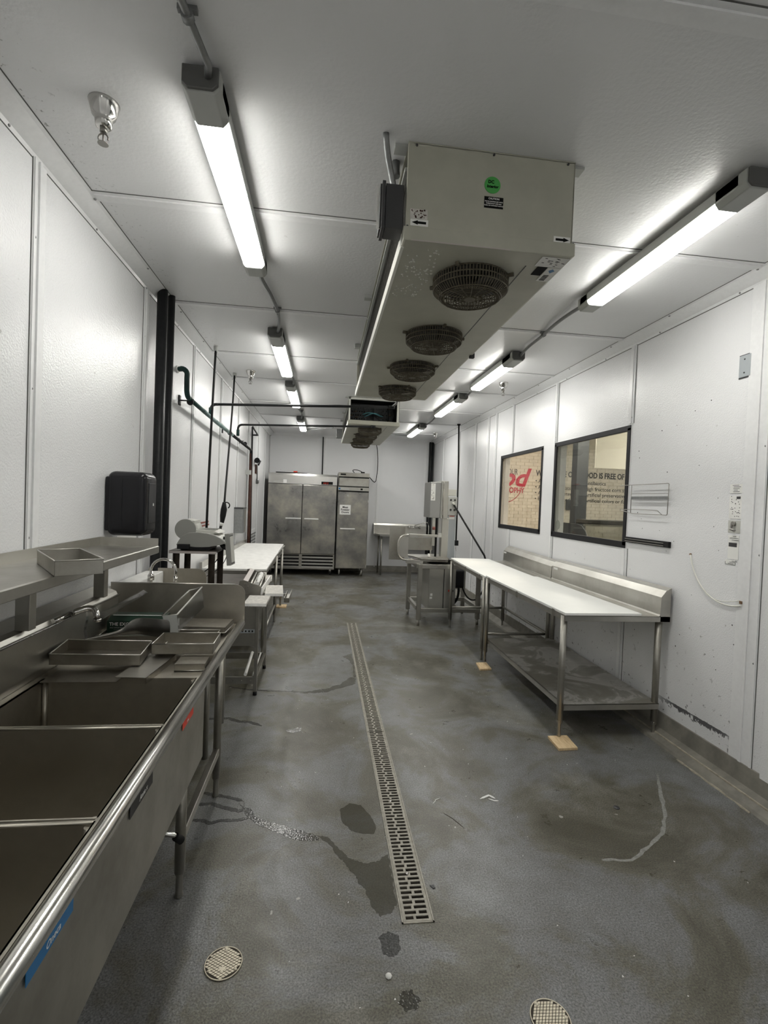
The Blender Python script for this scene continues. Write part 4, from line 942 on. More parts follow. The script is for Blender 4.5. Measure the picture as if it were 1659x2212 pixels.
single('scale_cable', MB().tube(bezier((-.77, 4.06, 1.20), (-.80, 4.05, 1.10), (-.86, 4.1, 1.02), (-1.0, 4.2, .93), 14), .004, 5).tube(bezier((-.75, 4.06, 1.16), (-.74, 4.05, 1.05), (-.84, 4.1, .98), (-.98, 4.25, .90), 14), .003, 5), 'cord', 'thin black cables looping down from the scale screen', 'cable')

# ================================================================== WRAPPING STATION
wp = thing('film_wrapping_station', 'stainless hand film wrapper on a square-leg frame beside the scale', 'wrapping machine', (-.6, 4.3, 0))
sidep = [(-.635, .820), (-.478, .812), (-.474, .880), (-.62, .935), (-.648, .935)]
sidep2 = [(-.66, .81), (-.478, .81), (-.474, .882), (-.548, .905), (-.612, .925), (-.64, .922)]
part('side_plate', MB().prism(sidep2, 'Y', 4.03, 4.036), 'steel_dull', wp); part('side_plate', MB().prism([(x - .04, z_ + .0) for x, z_ in sidep2], 'Y', 4.70, 4.706), 'steel_dull', wp)
mb = MB()
for (x, z_) in ((-.60, .895), (-.585, .90), (-.575, .88), (-.59, .868), (-.535, .875), (-.56, .835), (-.62, .84)): mb.lathe([(.005, 0), (.004, -.004)], (x, 4.03, z_), 'Y', 8)
part('rivets', mb, 'steel_bright', wp)
part('top_strip', MB().add([(-.612, 4.03, .927), (-.575, 4.03, .916), (-.615, 4.70, .916), (-.652, 4.70, .927), (-.612, 4.03, .930), (-.575, 4.03, .919), (-.615, 4.70, .919), (-.652, 4.70, .930)], [(3, 2, 1, 0), (4, 5, 6, 7), (0, 1, 5, 4), (2, 3, 7, 6), (1, 2, 6, 5), (0, 4, 7, 3)]), 'tan_metal', wp)
for k, (xo, r_) in enumerate(((-.556, .008), (-.535, .006), (-.515, .008), (-.484, .007))):
    part('roller', MB().cyl((xo, 4.036, .890 - k * .006), (xo - .04, 4.70, .890 - k * .006), r_, 8), 'steel', wp)
rg2 = random.Random(5); mb = MB(); pts = [(-.513 - .0011 * i + rg2.uniform(-.006, .006), 4.06 + i * .028, .89 + rg2.uniform(-.006, .008)) for i in range(20)]
part('film_roll', MB().tube(pts, [.016 + rg2.uniform(-.006, .006) for _ in pts], 8), 'paper', wp)
part('edge_strip', MB().box(-.472, -.462, 4.03, 4.70, .815, .868), 'poly_worn', wp); part('tray_bottom', MB().box(-.66, -.47, 4.03, 4.70, .806, .812), 'steel_tray', wp)
part('back_body', MB().box(-1.14, -.665, 3.84, 4.75, .80, .865), 'rust_stand', wp, .004)
part('end_panel', MB().box(-1.10, -.485, 4.033, 4.037, .40, .80), 'steel_dull', wp)
for (x, y) in ((-.495, 4.03), (-1.12, 4.03), (-.495, 4.66), (-1.12, 4.66)):
    part('leg', MB().box(x - .013, x + .013, y, y + .026, .03, .81), 'steel_dull', wp, .002); part('foot', MB().cyl((x, y + .013, 0), (x, y + .013, .03), .016, 10), 'black_matte', wp)
part('rail', MB().box(-1.12, -.495, 4.032, 4.050, .095, .150), 'steel_dull', wp, .002); part('rail', MB().box(-1.12, -.495, 4.66, 4.68, .095, .150).box(-.505, -.485, 4.05, 4.66, .13, .15).box(-1.13, -1.11, 4.05, 4.66, .13, .15), 'steel_dull', wp)
part('loose_tube', MB().cyl((-.575, 4.05, .165), (-.60, 4.62, .165), .013, 10), 'white_plastic', wp); part('loose_tube', MB().cyl((-.515, 4.05, .158), (-.525, 4.62, .158), .007, 8), 'white_plastic', wp)
part('name_plate', MB().box(-.625, -.51, 4.029, 4.033, .505, .535), 'outlet', wp)
mb = MB()
for k in range(4): mb.box(-.612 + k * .026, -.600 + k * .026, 4.028, 4.029, .514, .526)
part('plate_print', mb, 'print_black', wp)
mb = MB()
for k in range(4): mb.lathe([(.004, 0), (.003, -.003)], (-.74 + k * .07, 4.032, .122), 'Y', 8)
part('rivets', mb, 'steel_bright', wp)
def board(label, x0, x1, y0, y1, z_, th_=.022, sk_=0.0):
    t = part('side_board', MB().prism([(x0, y0), (x1, y0), (x1 + sk_, y1), (x0 + sk_, y1)], 'Z', z_ - th_, z_), 'beige_board', wp, .003, label=label)
    part('edge_band', MB().box(x0 - .001, x1 + .001, y0 - .004, y0, z_ - th_, z_ - .003), 'poly_worn', t); part('bracket', MB().box(x1 - .06, x1 - .03, y0 + .01, y0 + (y1 - y0) * .5, z_ - th_ - .02, z_ - th_).box(x0, x0 + .03, y0 + .02, y1 - .02, z_ - th_ - .02, z_ - th_), 'steel_dull', t); return t
board('worn board folded out nearest the sink', -.545, -.385, 3.63, 3.925, .83); board('worn board folded out toward the aisle', -.438, -.294, 4.01, 4.39, .83, sk_=-.034); board('small worn board beyond the wrapping tray', -.512, -.455, 4.72, 4.96, .83, sk_=-.022)
tr = wp; part('channel_tray', MB().sheet([(-.285, .80), (-.285, .765), (-.245, .765), (-.243, .81)], 'Y', 3.98, 4.33, .003), 'steel_dull', tr); part('end', MB().box(-.285, -.243, 3.98, 3.983, .765, .80), 'steel_tray', tr)
part('arm', MB().box(-.47, -.28, 4.20, 4.22, .775, .79).box(-.53, -.50, 3.70, 4.04, .785, .80), 'steel_dull', tr)

# ================================================================== TABLES
def round_leg(t, x, y, ztop, zbot=0.0, r=.019):
    part('leg', MB().cyl((x, y, zbot + .10), (x, y, ztop), r, 14), 'steel_dull', t)
    part('foot', MB().lathe([(.013, 0), (.015, .005), (.012, .02), (.012, .085), (r, .10), (r, .112)], (x, y, zbot), 'Z', 12), 'steel_dull', t)
lt_ = thing('cutting_table', 'white-topped cutting table along the left wall in front of the fridges', 'table', (-.87, 6.4, 0))
part('cutting_top', MB().prism([(-1.165, 5.04), (-.545, 5.06), (-.595, 7.84), (-1.165, 7.84)], 'Z', .852, .872), 'poly_worn', lt_, .003)
part('apron', MB().box(-1.165, -.56, 5.045, 5.05, .79, .852).box(-.575, -.57, 5.05, 7.84, .79, .852).box(-1.165, -.57, 5.05, 7.84, .845, .85), 'steel', lt_)
part('back_rail', MB().box(-1.19, -1.165, 5.04, 7.86, .85, .93), 'steel', lt_, .002)
for (x, y) in ((-.555, 5.0), (-.575, 6.42), (-1.12, 5.10), (-1.12, 6.42)): round_leg(lt_, x, y, .85)
round_leg(lt_, -.575, 7.32, .85, .02); round_leg(lt_, -1.12, 7.78, .85)
part('lower_rail', MB().cyl((-.56, 5.0, .22), (-.575, 6.42, .22), .012, 10).cyl((-.575, 6.45, .27), (-.575, 7.32, .27), .012, 10), 'steel', lt_)
part('undershelf', MB().box(-1.12, -.60, 5.1, 7.3, .235, .24), 'steel_dull', lt_)
single('wood_block', MB().box(-.63, -.485, 7.24, 7.40, 0, .02), 'wood', 'pine block under the far leg of the left white table', 'wood block', 'wood blocks under table legs')
def right_table(y0, y1, label, shelf, blk):
    t = thing('prep_table', label, 'table', (2.05, (y0 + y1) / 2, 0)); x0, x1 = 1.665, 2.41
    zt_ = .872 + (0 if shelf else .0)
    part('worktop', MB().box(x0, x1, y0, y1, zt_ - .010, zt_ - .006).box(x0, x0 + .003, y0, y1, zt_ - .045, zt_ - .006).box(x0, 2.446, y0, y0 + .003, zt_ - .045, zt_ - .006).box(x0, x1, y1 - .003, y1, zt_ - .045, zt_ - .006), 'steel', t, .001)
    part('front_rail', MB().cyl((x0 + .012, y0 + .03, zt_ - .032), (x0 + .012, y1 - .03, zt_ - .032), .012, 10), 'steel_dull', t)
    for yy in (y0 + .16, (y0 + y1) / 2, y1 - .12): part('clamp', MB().box(x0 - .004, x0 + .001, yy, yy + .03, zt_ - .048, zt_ + .004), 'steel_dull', t, .002)
    # backsplash
    part('backsplash', MB().sheet([(2.365, zt_ - .006), (2.372, zt_ + .006), (2.375, 1.000), (2.41, 1.045), (2.445, 1.062), (2.445, 1.03)][::1], 'Y', y0, y1, .003), 'steel', t)
    part('backsplash_end', MB().prism([(2.372, zt_), (2.375, 1.0), (2.41, 1.045), (2.445, 1.06), (2.445, zt_ - .045), (2.372, zt_ - .045)], 'Y', y0, y0 + .003), 'steel', t)
    for (x, y) in ((x0 + .012, y0 + .035), (x0 + .012, y1 - .04), (2.385, y0 + .035), (2.385, y1 - .04)):
        round_leg(t, x, y, zt_ - .012, .018 if (blk and x < 2) else 0, .0225)
    return t
rt = right_table(3.19, 4.86, 'near stainless prep table with undershelf and white cutting top on the right', True, True)
part('undershelf', MB().box(1.69, 2.40, 3.20, 4.84, .243, .248), 'shelf_residue', rt); part('undershelf_edge', MB().box(1.69, 2.40, 3.20, 3.204, .205, .248).box(1.69, 1.694, 3.20, 4.84, .205, .248), 'steel', rt, .001)
rt2 = right_table(4.89, 6.27, 'far stainless prep table with open frame next to the band saw', False, False)
part('lower_rail', MB().cyl((1.677, 4.96, .26), (2.385, 4.96, .26), .014, 10).cyl((1.677, 6.23, .26), (2.385, 6.23, .26), .016, 10).cyl((2.385, 4.96, .27), (2.385, 6.23, .27), .014, 10), 'steel_dull', rt2)
for ch in rt2.children:
    if ch.name.split('.')[0] in ('worktop', 'front_rail', 'clamp', 'backsplash', 'backsplash_end'): ch.rotation_euler.x = .018
single('cutting_board', MB().prism([(1.668, 3.19), (2.235, 3.20), (2.22, 4.865), (1.668, 4.868)], 'Z', .8665, .884), 'poly', 'long white cutting board on the near right prep table', 'cutting board', 'white cutting boards on the right tables', .002)
cb2 = single('cutting_board', MB().prism([(1.668, 4.874), (2.215, 4.87), (2.175, 6.262), (1.668, 6.268)], 'Z', .8665, .884), 'poly', 'long white cutting board on the far right prep table', 'cutting board', 'white cutting boards on the right tables', .002)
cb2.rotation_euler.x = .018
for k, (y, s_) in enumerate(((4.77, 'near'), (6.19, 'far'))):
    single('white_label', MB().box(2.3705, 2.3735, y - .03, y + .05, .972 + k * .011, .992 + k * .011), 'print_white', 'small white label at the far end of the %s prep table backsplash' % s_, 'label')
single('wood_block', MB().prism([(1.595, 3.055), (1.730, 3.060), (1.742, 3.235), (1.600, 3.230)], 'Z', 0, .018), 'wood', 'pine block under the front leg of the near right table', 'wood block', 'wood blocks under table legs', .002)
single('wood_block', MB().prism([(1.555, 4.59), (1.675, 4.60), (1.685, 4.79), (1.575, 4.78)], 'Z', 0, .018), 'wood', 'pine block under the second front leg of the right table', 'wood block', 'wood blocks under table legs', .002)

# ================================================================== BAND SAW
bs_ = thing('band_saw', 'stainless butcher band saw on a square-tube frame', 'band saw', (1.6, 6.6, 0)); sb = .025
for (x, y) in ((1.275, 6.31), (1.245, 6.95), (2.09, 6.38), (2.07, 7.03)):
    part('leg', MB().box(x - .027, x + .027, y - .027, y + .027, .075, .80), 'steel_dull', bs_, .003); part('foot', MB().cyl((x, y, 0), (x, y, .078), .018, 12), 'steel', bs_)
part('frame_rail', MB().box(1.26, 2.10, 6.29, 6.33, .745, .80).box(1.24, 2.08, 6.93, 6.97, .745, .80).box(1.235, 1.275, 6.33, 6.93, .745, .80).box(2.06, 2.10, 6.4, 7.0, .745, .80), 'steel', bs_, .003)
part('frame_rail', MB().box(1.26, 2.10, 6.29, 6.33, .175, .225).box(1.24, 2.08, 6.93, 6.97, .20, .25).box(1.235, 1.275, 6.33, 6.93, .20, .25).box(2.06, 2.10, 6.4, 7.0, .20, .25), 'steel', bs_, .003)
part('motor_cabinet', MB().box(1.42, 1.79, 6.42, 6.92, .17, .79), 'saw', bs_, .012); part('cabinet_door', MB().box(1.425, 1.62, 6.412, 6.42, .18, .775), 'saw', bs_, .004); part('door_gap', MB().box(1.622, 1.630, 6.415, 6.421, .18, .775), 'print_black', bs_)
part('warning_label', MB().box(1.445, 1.475, 6.409, 6.413, .37, .40).box(1.44, 1.47, 6.409, 6.413, .33, .355), 'print_white', bs_)
part('start_button', MB().lathe([(.014, 0), (.014, -.012)], (1.70, 6.418, .44), 'Y', 12), 'tag_red', bs_); part('start_button', MB().lathe([(.014, 0), (.014, -.012)], (1.745, 6.418, .44), 'Y', 12), 'print_black', bs_)
part('motor_housing', MB().box(1.45, 1.72, 6.45, 6.88, .79, .845), 'print_black', bs_)
part('saw_table', MB().prism([(1.155, 6.88), (1.30, 6.36), (1.66, 6.36), (1.66, 6.90)], 'Z', .853, .868), 'steel', bs_, .003); part('fixed_table', MB().box(1.50, 1.68, 6.38, 6.90, .868, .874), 'steel_dull', bs_)
part('carriage_rail', MB().cyl((1.15, 6.40, .835), (1.66, 6.40, .835), .014, 10).box(1.10, 1.32, 6.36, 6.42, .80, .845), 'steel', bs_)
part('column', MB().box(1.605, 1.700, 6.58, 6.70, .79, 1.40), 'saw', bs_, .006)
part('head_box', MB().box(1.43, 1.575, 6.57, 6.98, 1.40, 1.885), 'saw_side', bs_, .006); part('head_cover', MB().box(1.575, 1.675, 6.56, 6.99, 1.395, 1.905), 'saw', bs_, .006)
part('hinge', MB().cyl((1.605, 6.552, 1.40), (1.605, 6.552, 1.90), .005, 8).box(1.594, 1.616, 6.546, 6.56, 1.80, 1.86).box(1.594, 1.616, 6.546, 6.56, 1.44, 1.50), 'steel_dull', bs_)
part('blade_guard', MB().box(1.475, 1.515, 6.58, 6.62, 1.02, 1.40), 'saw', bs_); part('blade_guard', MB().box(1.520, 1.545, 6.58, 6.60, .87, 1.40), 'print_black', bs_); part('blade_guard', MB().box(1.555, 1.60, 6.57, 6.63, 1.19, 1.40), 'saw_side', bs_)
part('guard_knob', MB().lathe([(.02, 0), (.02, .04)], (1.49, 6.55, 1.24), 'Z', 12), 'red_brown', bs_); part('guard_knob', MB().box(1.55, 1.60, 6.55, 6.60, 1.14, 1.20), 'steel_bright', bs_)
pth = [(1.53, 6.50, 1.165), (1.12, 6.50, 1.165)] + arc((1.12, 6.50, 1.05), .115, PI / 2, PI, 5, (1, 0, 0), (0, 0, 1)) + [(1.005, 6.50, .95)] + arc((1.105, 6.50, .93), .10, PI, 1.5 * PI, 5, (1, 0, 0), (0, 0, 1)) + [(1.22, 6.50, .83)]
part('pusher_frame', MB().tube(pth, .013, 10), 'steel', bs_); part('pusher_top_bar', MB().box(1.14, 1.53, 6.47, 6.52, 1.145, 1.178), 'steel', bs_, .004)
part('pusher_plate', MB().box(1.02, 1.14, 6.50, 6.506, .86, 1.14), 'steel', bs_); part('pusher_plate', MB().box(.918, 1.135, 6.75, 6.757, .80, 1.255), 'steel_dull', bs_)
part('pusher_plate', MB().box(1.14, 1.49, 6.60, 6.607, .955, 1.125), 'steel_dull', bs_)
part('handle_knob', MB().lathe([(.015, 0), (.018, .02), (.013, .045)], (1.435, 6.55, .87), 'Z', 12), 'white_plastic', bs_)
part('plug_box', MB().box(1.80, 1.93, 6.5, 6.62, .46, .705), 'black_matte', bs_, .02)
part('paper_sheet', MB().box(1.435, 1.495, 6.566, 6.569, 1.635, 1.865), 'paper', bs_)
mb = MB(); rg3 = random.Random(9)
for k in range(18):
    x = rg3.uniform(1.435, 1.475); z_ = rg3.uniform(1.65, 1.86); mb.box(x, x + rg3.uniform(.006, .013), 6.5645, 6.566, z_, z_ + .004)
part('sheet_print', mb, 'print_black', bs_)
single('saw_cord', MB().tube(bezier((1.86, 6.52, .47), (1.86, 6.50, .35), (1.84, 6.5, .30), (1.79, 6.5, .25), 8), .017, 8), 'cord', 'short thick black cord under the band saw plug box', 'cord')
single('power_cord', MB().tube(bezier((1.93, 6.6, .48), (2.0, 6.6, .22), (2.2, 6.62, .20), (2.27, 6.66, .50), 14), .010, 8), 'cord', 'black cord drooping between the saw and the far prep table', 'cord')
# power pole with outlets
pw = thing('outlet_pole', 'grey free-standing power pole with round outlets behind the band saw', 'power pole', (1.9, 7.2, 0))
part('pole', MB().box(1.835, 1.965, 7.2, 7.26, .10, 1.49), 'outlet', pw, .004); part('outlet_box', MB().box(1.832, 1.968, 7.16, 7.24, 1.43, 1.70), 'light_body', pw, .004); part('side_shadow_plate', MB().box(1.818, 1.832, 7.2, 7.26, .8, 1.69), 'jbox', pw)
part('switch_box', MB().box(1.825, 1.955, 7.18, 7.24, 1.715, 1.815), 'scale_lite', pw, .006); part('warning_label', MB().box(1.86, 1.945, 7.198, 7.2, 1.37, 1.425), 'print_white', pw); part('label_stripe', MB().box(1.865, 1.94, 7.197, 7.198, 1.41, 1.42), 'tag_red', pw)
for (x, z_) in ((1.87, 1.655), (1.93, 1.655), (1.87, 1.51), (1.93, 1.51)): part('outlet', MB().lathe([(.016, 0), (.016, -.006)], (x, 7.16, z_), 'Y', 16), 'jbox', pw)
part('base_plate', MB().box(1.80, 2.0, 7.12, 7.34, 0, .10), 'steel_dull', pw)
single('power_cord', MB().tube(bezier((1.915, 7.15, 1.585), (2.0, 7.0, 1.40), (2.12, 6.7, 1.1), (2.235, 6.62, .90), 16) + bezier((2.235, 6.62, .90), (2.27, 6.60, .80), (2.29, 6.62, .6), (2.27, 6.66, .50), 8)[1:], .013, 8), 'cord', 'thick black cord from the outlet pole down to the far prep table', 'cord')
single('outlet_plug', MB().lathe([(.022, 0), (.02, -.03), (.012, -.05)], (1.905, 7.158, 1.60), 'Y', 14), 'scale_lite', 'pale plug in the outlet pole', 'plug')
pc = thing('pendant_outlet_cord', 'straight black cord hanging from the ceiling with an outlet box at its end, far right', 'cord', (2.31, 8.5, H))
part('cable', MB().tube([(2.305, 8.5, H), (2.305, 8.48, 2.8), (2.315, 8.45, 2.3), (2.31, 8.4, 1.6), (2.30, 8.35, .97)], .014, 8), 'cord', pc); part('outlet_box', MB().box(2.265, 2.335, 8.31, 8.38, .88, .97), 'black_matte', pc, .006); part('hook', MB().tube([(2.30, 8.345, .88), (2.295, 8.34, .83), (2.305, 8.34, .79)], .004, 6), 'wire', pc)
part('ceiling_grip', MB().lathe([(.035, 0), (.02, -.03)], (2.305, 8.5, H), 'Z', 10), 'black_matte', pc)

# ================================================================== BACK SINK
k_ = thing('wall_sink_table', 'stainless table with a sink against the back wall right of the freezer', 'sink', (1.8, 10.9, 0))
part('worktop', MB().prism([(1.23, 10.55), (2.40, 10.55), (2.40, 11.1), (1.14, 11.1), (1.14, 10.9)], 'Z', .845, .88), 'steel', k_, .003)
part('backsplash', MB().box(1.13, 2.42, 11.08, 11.12, .87, 1.06).prism([(11.08, 1.06), (11.12, 1.06), (11.12, 1.10), (11.10, 1.10)], 'X', 1.13, 2.42), 'steel', k_, .002); part('side_splash', MB().prism([(10.9, .86), (11.1, .86), (11.1, 1.10), (11.0, 1.06)], 'X', 1.13, 1.135), 'steel_dull', k_)
part('rim_edge', MB().box(1.23, 2.40, 10.545, 10.553, .842, .884), 'steel_bright', k_)
for (x, y) in ((1.27, 10.60), (1.25, 11.0), (2.36, 10.60)): part('leg', MB().cyl((x, y, .0), (x, y, .85), .02, 12), 'steel_dull', k_)
part('basin', MB().box(1.75, 2.25, 10.6, 11.05, .58, .85), 'steel_dark', k_, .01)
f2 = thing('wall_faucet', 'chrome wall faucet with two handles over the back sink', 'faucet', (2.05, 11.08, 1.0))
part('body', MB().cyl((1.94, 11.02, 1.03), (2.18, 11.02, 1.03), .014, 10), 'chrome', f2); part('spout', MB().tube([(2.06, 11.02, 1.03), (2.06, 10.98, 1.08), (2.20, 10.93, 1.13), (2.33, 10.90, 1.16), (2.335, 10.90, 1.13)], .009, 8), 'chrome', f2)
for x in (1.94, 2.18): part('handle', MB().cyl((x, 11.02, 1.0), (x, 11.02, 1.07), .02, 10), 'chrome', f2)

# ================================================================== FRIDGES
fr = thing('double_door_fridge', 'stainless two-door reach-in refrigerator at the back wall', 'refrigerator', (-.43, 10.7, 0)); fx0, fx1, fy = -1.135, .262, 10.33
part('cabinet', MB().box(fx0, fx1, fy + .03, 11.08, .13, 2.085), 'steel_fridge', fr, .004)
part('header_panel', MB().prism([(fy + .0, 1.885), (fy + .0, 2.06), (fy + .02, 2.10), (fy + .05, 2.10), (fy + .05, 1.885)], 'X', fx0, fx1), 'steel_bright', fr)
fm_ = (fx0 + fx1) / 2
for (a, b, hx0, hx1) in ((fx0 + .004, fm_ - .006, -.765, -.455), (fm_ + .006, fx1 - .004, -.385, -.095)):
    d = part('door', MB().box(a, b, fy - .03, fy + .028, .455, 1.872), 'steel_fridge', fr, .006)
    part('handle', MB().box(hx0, hx1, fy - .045, fy - .03, 1.163, 1.189), 'handle', d, .006)
part('door_gap', MB().box(fx0 + .002, fx1 - .002, fy + .005, fy + .03, .45, 1.885), 'print_black', fr)
part('grille_frame', MB().box(fx0, fx1, fy, fy + .03, .135, .440), 'steel_dull', fr)
for (a, b) in ((fx0 + .03, fm_ - .03), (fm_ + .03, fx1 - .03)):
    part('grille_recess', MB().box(a, b, fy - .002, fy, .16, .43), 'print_black', fr)
    for k in range(4): part('grille_slat', MB().prism([(fy - .02, .165 + k * .066), (fy - .003, .185 + k * .066), (fy - .003, .208 + k * .066), (fy - .02, .195 + k * .066)], 'X', a, b), 'steel_bright', fr)
part('display', MB().box(-.06, .175, fy - .004, fy, 1.895, 1.955), 'print_black', fr); part('display_digits', text_mb('4 8 2', .05, frame_mat((-.02, fy - .005, 1.905), (1, 0, 0), (0, 0, 1)), .001), 'tag_red', fr)
part('brand_plate', MB().box(-1.04, -.86, fy - .003, fy, 1.905, 1.93), 'light_body', fr); part('white_note', MB().box(-.835, -.765, fy - .003, fy, 1.90, 1.97), 'print_white', fr)
for (x, y) in ((-1.05, 10.42), (.18, 10.42), (-1.05, 11.0), (.18, 11.0)):
    cst = part('caster', MB().lathe([(.045, -.014), (.05, 0), (.045, .014)], (x, y, .05), 'X', 16), 'black_matte', fr); part('caster_fork', MB().box(x - .02, x + .02, y - .02, y + .02, .07, .13), 'steel_dull', cst)
single('squeegee', MB().box(-1.0, -.62, 10.42, 10.45, 2.102, 2.125).cyl((-.62, 10.43, 2.115), (-.36, 10.43, 2.108), .012, 8), 'black_matte', 'black handled tool lying on the double fridge', 'tool')
single('red_clip', MB().box(-.64, -.56, 10.40, 10.44, 2.126, 2.15), 'tag_red', 'small red piece on the tool on top of the double fridge', 'clip')
fz = thing('single_door_freezer', 'stainless one-door freezer at the back wall with a paper notice', 'freezer', (.61, 10.7, 0)); gx0, gx1, gy = .285, .935, 10.33
part('cabinet', MB().box(gx0, gx1, gy + .03, 11.05, .16, 2.16), 'steel_fridge', fz, .004)
d = part('door', MB().box(gx0 + .012, gx1 - .02, gy - .03, gy + .028, .175, 1.765), 'steel_fridge', fz, .006); part('handle', MB().box(.355, .665, gy - .05, gy - .03, .983, 1.009), 'handle', d, .006)
for z_ in (1.55, .19): part('hinge', MB().box(gx1 - .02, gx1 - .004, gy - .02, gy + .01, z_, z_ + .06), 'steel_bright', fz)
part('control_panel', MB().box(gx0, gx1, gy - .005, gy + .03, 1.79, 1.865), 'steel_dull', fz, .002); part('upper_panel', MB().box(gx0 + .02, gx1 - .01, gy, gy + .03, 1.885, 2.055), 'steel_dull', fz, .002); part('top_band', MB().box(gx0, gx1, gy - .004, gy + .03, 2.08, 2.165), 'steel_dull', fz, .002)
part('dark_gap', MB().box(gx0 + .01, gx1 - .005, gy + .005, gy + .032, 1.765, 2.08), 'print_black', fz)
part('controls', MB().box(.755, .80, gy - .008, gy - .005, 1.81, 1.845), 'print_black', fz); part('badge', MB().box(.33, .44, gy - .008, gy - .004, 2.11, 2.14), 'print_black', fz); part('badge', MB().box(.345, .52, gy - .008, gy - .005, 1.808, 1.835), 'light_body', fz); part('badge', MB().box(.30, .335, gy - .009, gy - .005, 1.81, 1.845), 'tag_blue', fz)
YN = gy - .033
part('paper_notice', MB().box(.335, .562, YN, YN + .002, 1.290, 1.492), 'paper', fz)
for k, s_ in enumerate(('Meat', 'Freezer', 'Doors')): part('notice_print', text_mb(s_, .058, frame_mat((.449, YN - .001, 1.425 - k * .052), (1, 0, 0), (0, 0, 1)), .0008, 0, 'CENTER', .0012), 'print_black', fz)
part('tape_scrap', MB().prism([(.47, 1.69), (.50, 1.66), (.52, 1.68), (.50, 1.71)], 'Y', YN, YN + .002), 'light_body', fz)
for (x, y) in ((.37, 10.42), (.84, 10.42), (.37, 10.98), (.84, 10.98)): part('leg', MB().lathe([(.012, 0), (.02, .05), (.026, .16)], (x, y, 0), 'Z', 12), 'steel', fz)
single('power_cord', MB().tube(bezier((.62, 10.45, 2.175), (.5, 10.5, 2.27), (.75, 10.5, 2.25), (.80, 10.48, 2.18), 12), .008, 6).box(.76, .84, 10.45, 10.5, 2.167, 2.20), 'cord', 'coiled black cord and plug on top of the single freezer', 'cord')

# ================================================================== LEFT WALL BITS
wbx = thing('wall_cabinet', 'grey metal box on the left wall behind the white table', 'box', (-1.15, 7.35, 1.07)); part('box', MB().box(XL, -1.10, 7.02, 7.28, 1.08, 1.42), 'galv', wbx, .004); part('lid', MB().box(XL, -1.095, 7.01, 7.29, 1.42, 1.435), 'jbox', wbx); part('side', MB().box(-1.101, -1.098, 7.15, 7.28, 1.09, 1.41), 'steel_dull', wbx)
sp_ = thing('spray_gun_holder', 'hose holder with a black and rust spray gun on the far left wall', 'holder', (-1.15, 9.0, 1.95)); part('bracket', MB().box(XL, XL + .02, 8.95, 9.12, 2.0, 2.16), 'rust', sp_, .002); part('hook', MB().tube(arc((XL + .04, 9.03, 2.2), .05, 0, PI, 8, (0, 1, 0), (0, 0, 1)), .01, 6), 'galv', sp_); part('gun', MB().tube([(XL + .05, 8.80, 2.22), (XL + .05, 8.95, 2.21)], [.05, .02], 8), 'black_matte', sp_); part('trigger', MB().cyl((XL + .04, 9.08, 2.16), (XL + .05, 9.25, 2.24), .015, 8), 'black_matte', sp_); part('tube', MB().cyl((XL + .03, 9.03, 2.15), (XL + .03, 9.02, 1.85), .012, 8), 'galv', sp_)
single('wall_socket', MB().lathe([(.05, 0), (.045, .04), (.02, .05)], (XL, 9.15, 1.87), 'X', 14), 'galv', 'round grey fitting on the far left wall below the spray gun', 'fitting')
vt = thing('wall_vent', 'louvred vent low on the far left wall by the fridge', 'vent', (XL, 8.8, .75)); part('plate', MB().box(XL, XL + .006, 8.42, 9.2, .62, 1.02), 'batten', vt)
for k in range(6): part('slat', MB().box(XL + .004, XL + .02, 8.46, 9.16, .66 + k * .055, .68 + k * .055), 'galv', vt)
single('red_wall_label', MB().box(XL + .001, XL + .004, 4.93, 5.50, 1.30, 1.318).box(XL + .001, XL + .004, 4.98, 5.52, 1.268, 1.285), 'red_brown', 'dark red striped strips on the left wall behind the scale', 'strip')

# ================================================================== RIGHT WALL BITS
XW = XR - .001
sw = thing('blank_plate', 'grey blank electrical plate high on the right wall', 'plate', (XW, 2.70, 2.42)); part('plate', MB().box(XW, XW - .006, 2.655, 2.735, 2.425, 2.555), 'outlet', sw, .002); part('rim_gap', MB().box(XW, XW - .002, 2.648, 2.738, 2.418, 2.560), 'jbox', sw)
mb = MB()
for z_ in (2.45, 2.53): mb.lathe([(.005, 0), (.004, -.003)], (XW - .006, 2.695, z_), 'X', 8)
part('screws', mb, 'jbox', sw)
mg = thing('knife_strip', 'black magnetic knife strip under the wire rack on the right wall', 'knife strip', (XW, 3.5, 1.345)); part('bar', MB().box(XW, XW - .022, 3.25, 3.77, 1.345, 1.388), 'black_matte', mg, .002); part('magnet_rail', MB().box(XW - .022, XW - .025, 3.30, 3.76, 1.352, 1.358).box(XW - .022, XW - .025, 3.30, 3.76, 1.371, 1.377), 'wire', mg)
rk = thing('wire_rack', 'thin wire bag rack on the right wall beside the near window', 'rack', (XW, 3.5, 1.57)); xr = XW - .03
def W_(pts, r=.0032): return MB().tube(pts, r, 6)
part('frame', W_([(xr - .03, 3.80, 1.803), (xr, 3.70, 1.805), (xr, 3.27, 1.806), (xr, 3.262, 1.80), (xr, 3.266, 1.586), (xr, 3.272, 1.578), (xr, 3.67, 1.578), (xr - .03, 3.77, 1.60)]), 'wire', rk); part('upright', W_([(xr, 3.695, 1.805), (xr, 3.692, 1.580)]), 'wire', rk)
part('cross_bar', MB().box(xr, xr + .004, 3.265, 3.692, 1.690, 1.714), 'galv', rk, .001); part('wire', W_([(xr, 3.69, 1.735), (xr, 3.27, 1.735)], .0022), 'wire', rk); part('hook_wire', W_([(xr - .03, 3.79, 1.605), (xr, 3.65, 1.612), (xr, 3.40, 1.610), (xr, 3.37, 1.606), (xr, 3.32, 1.578)], .003), 'wire', rk)
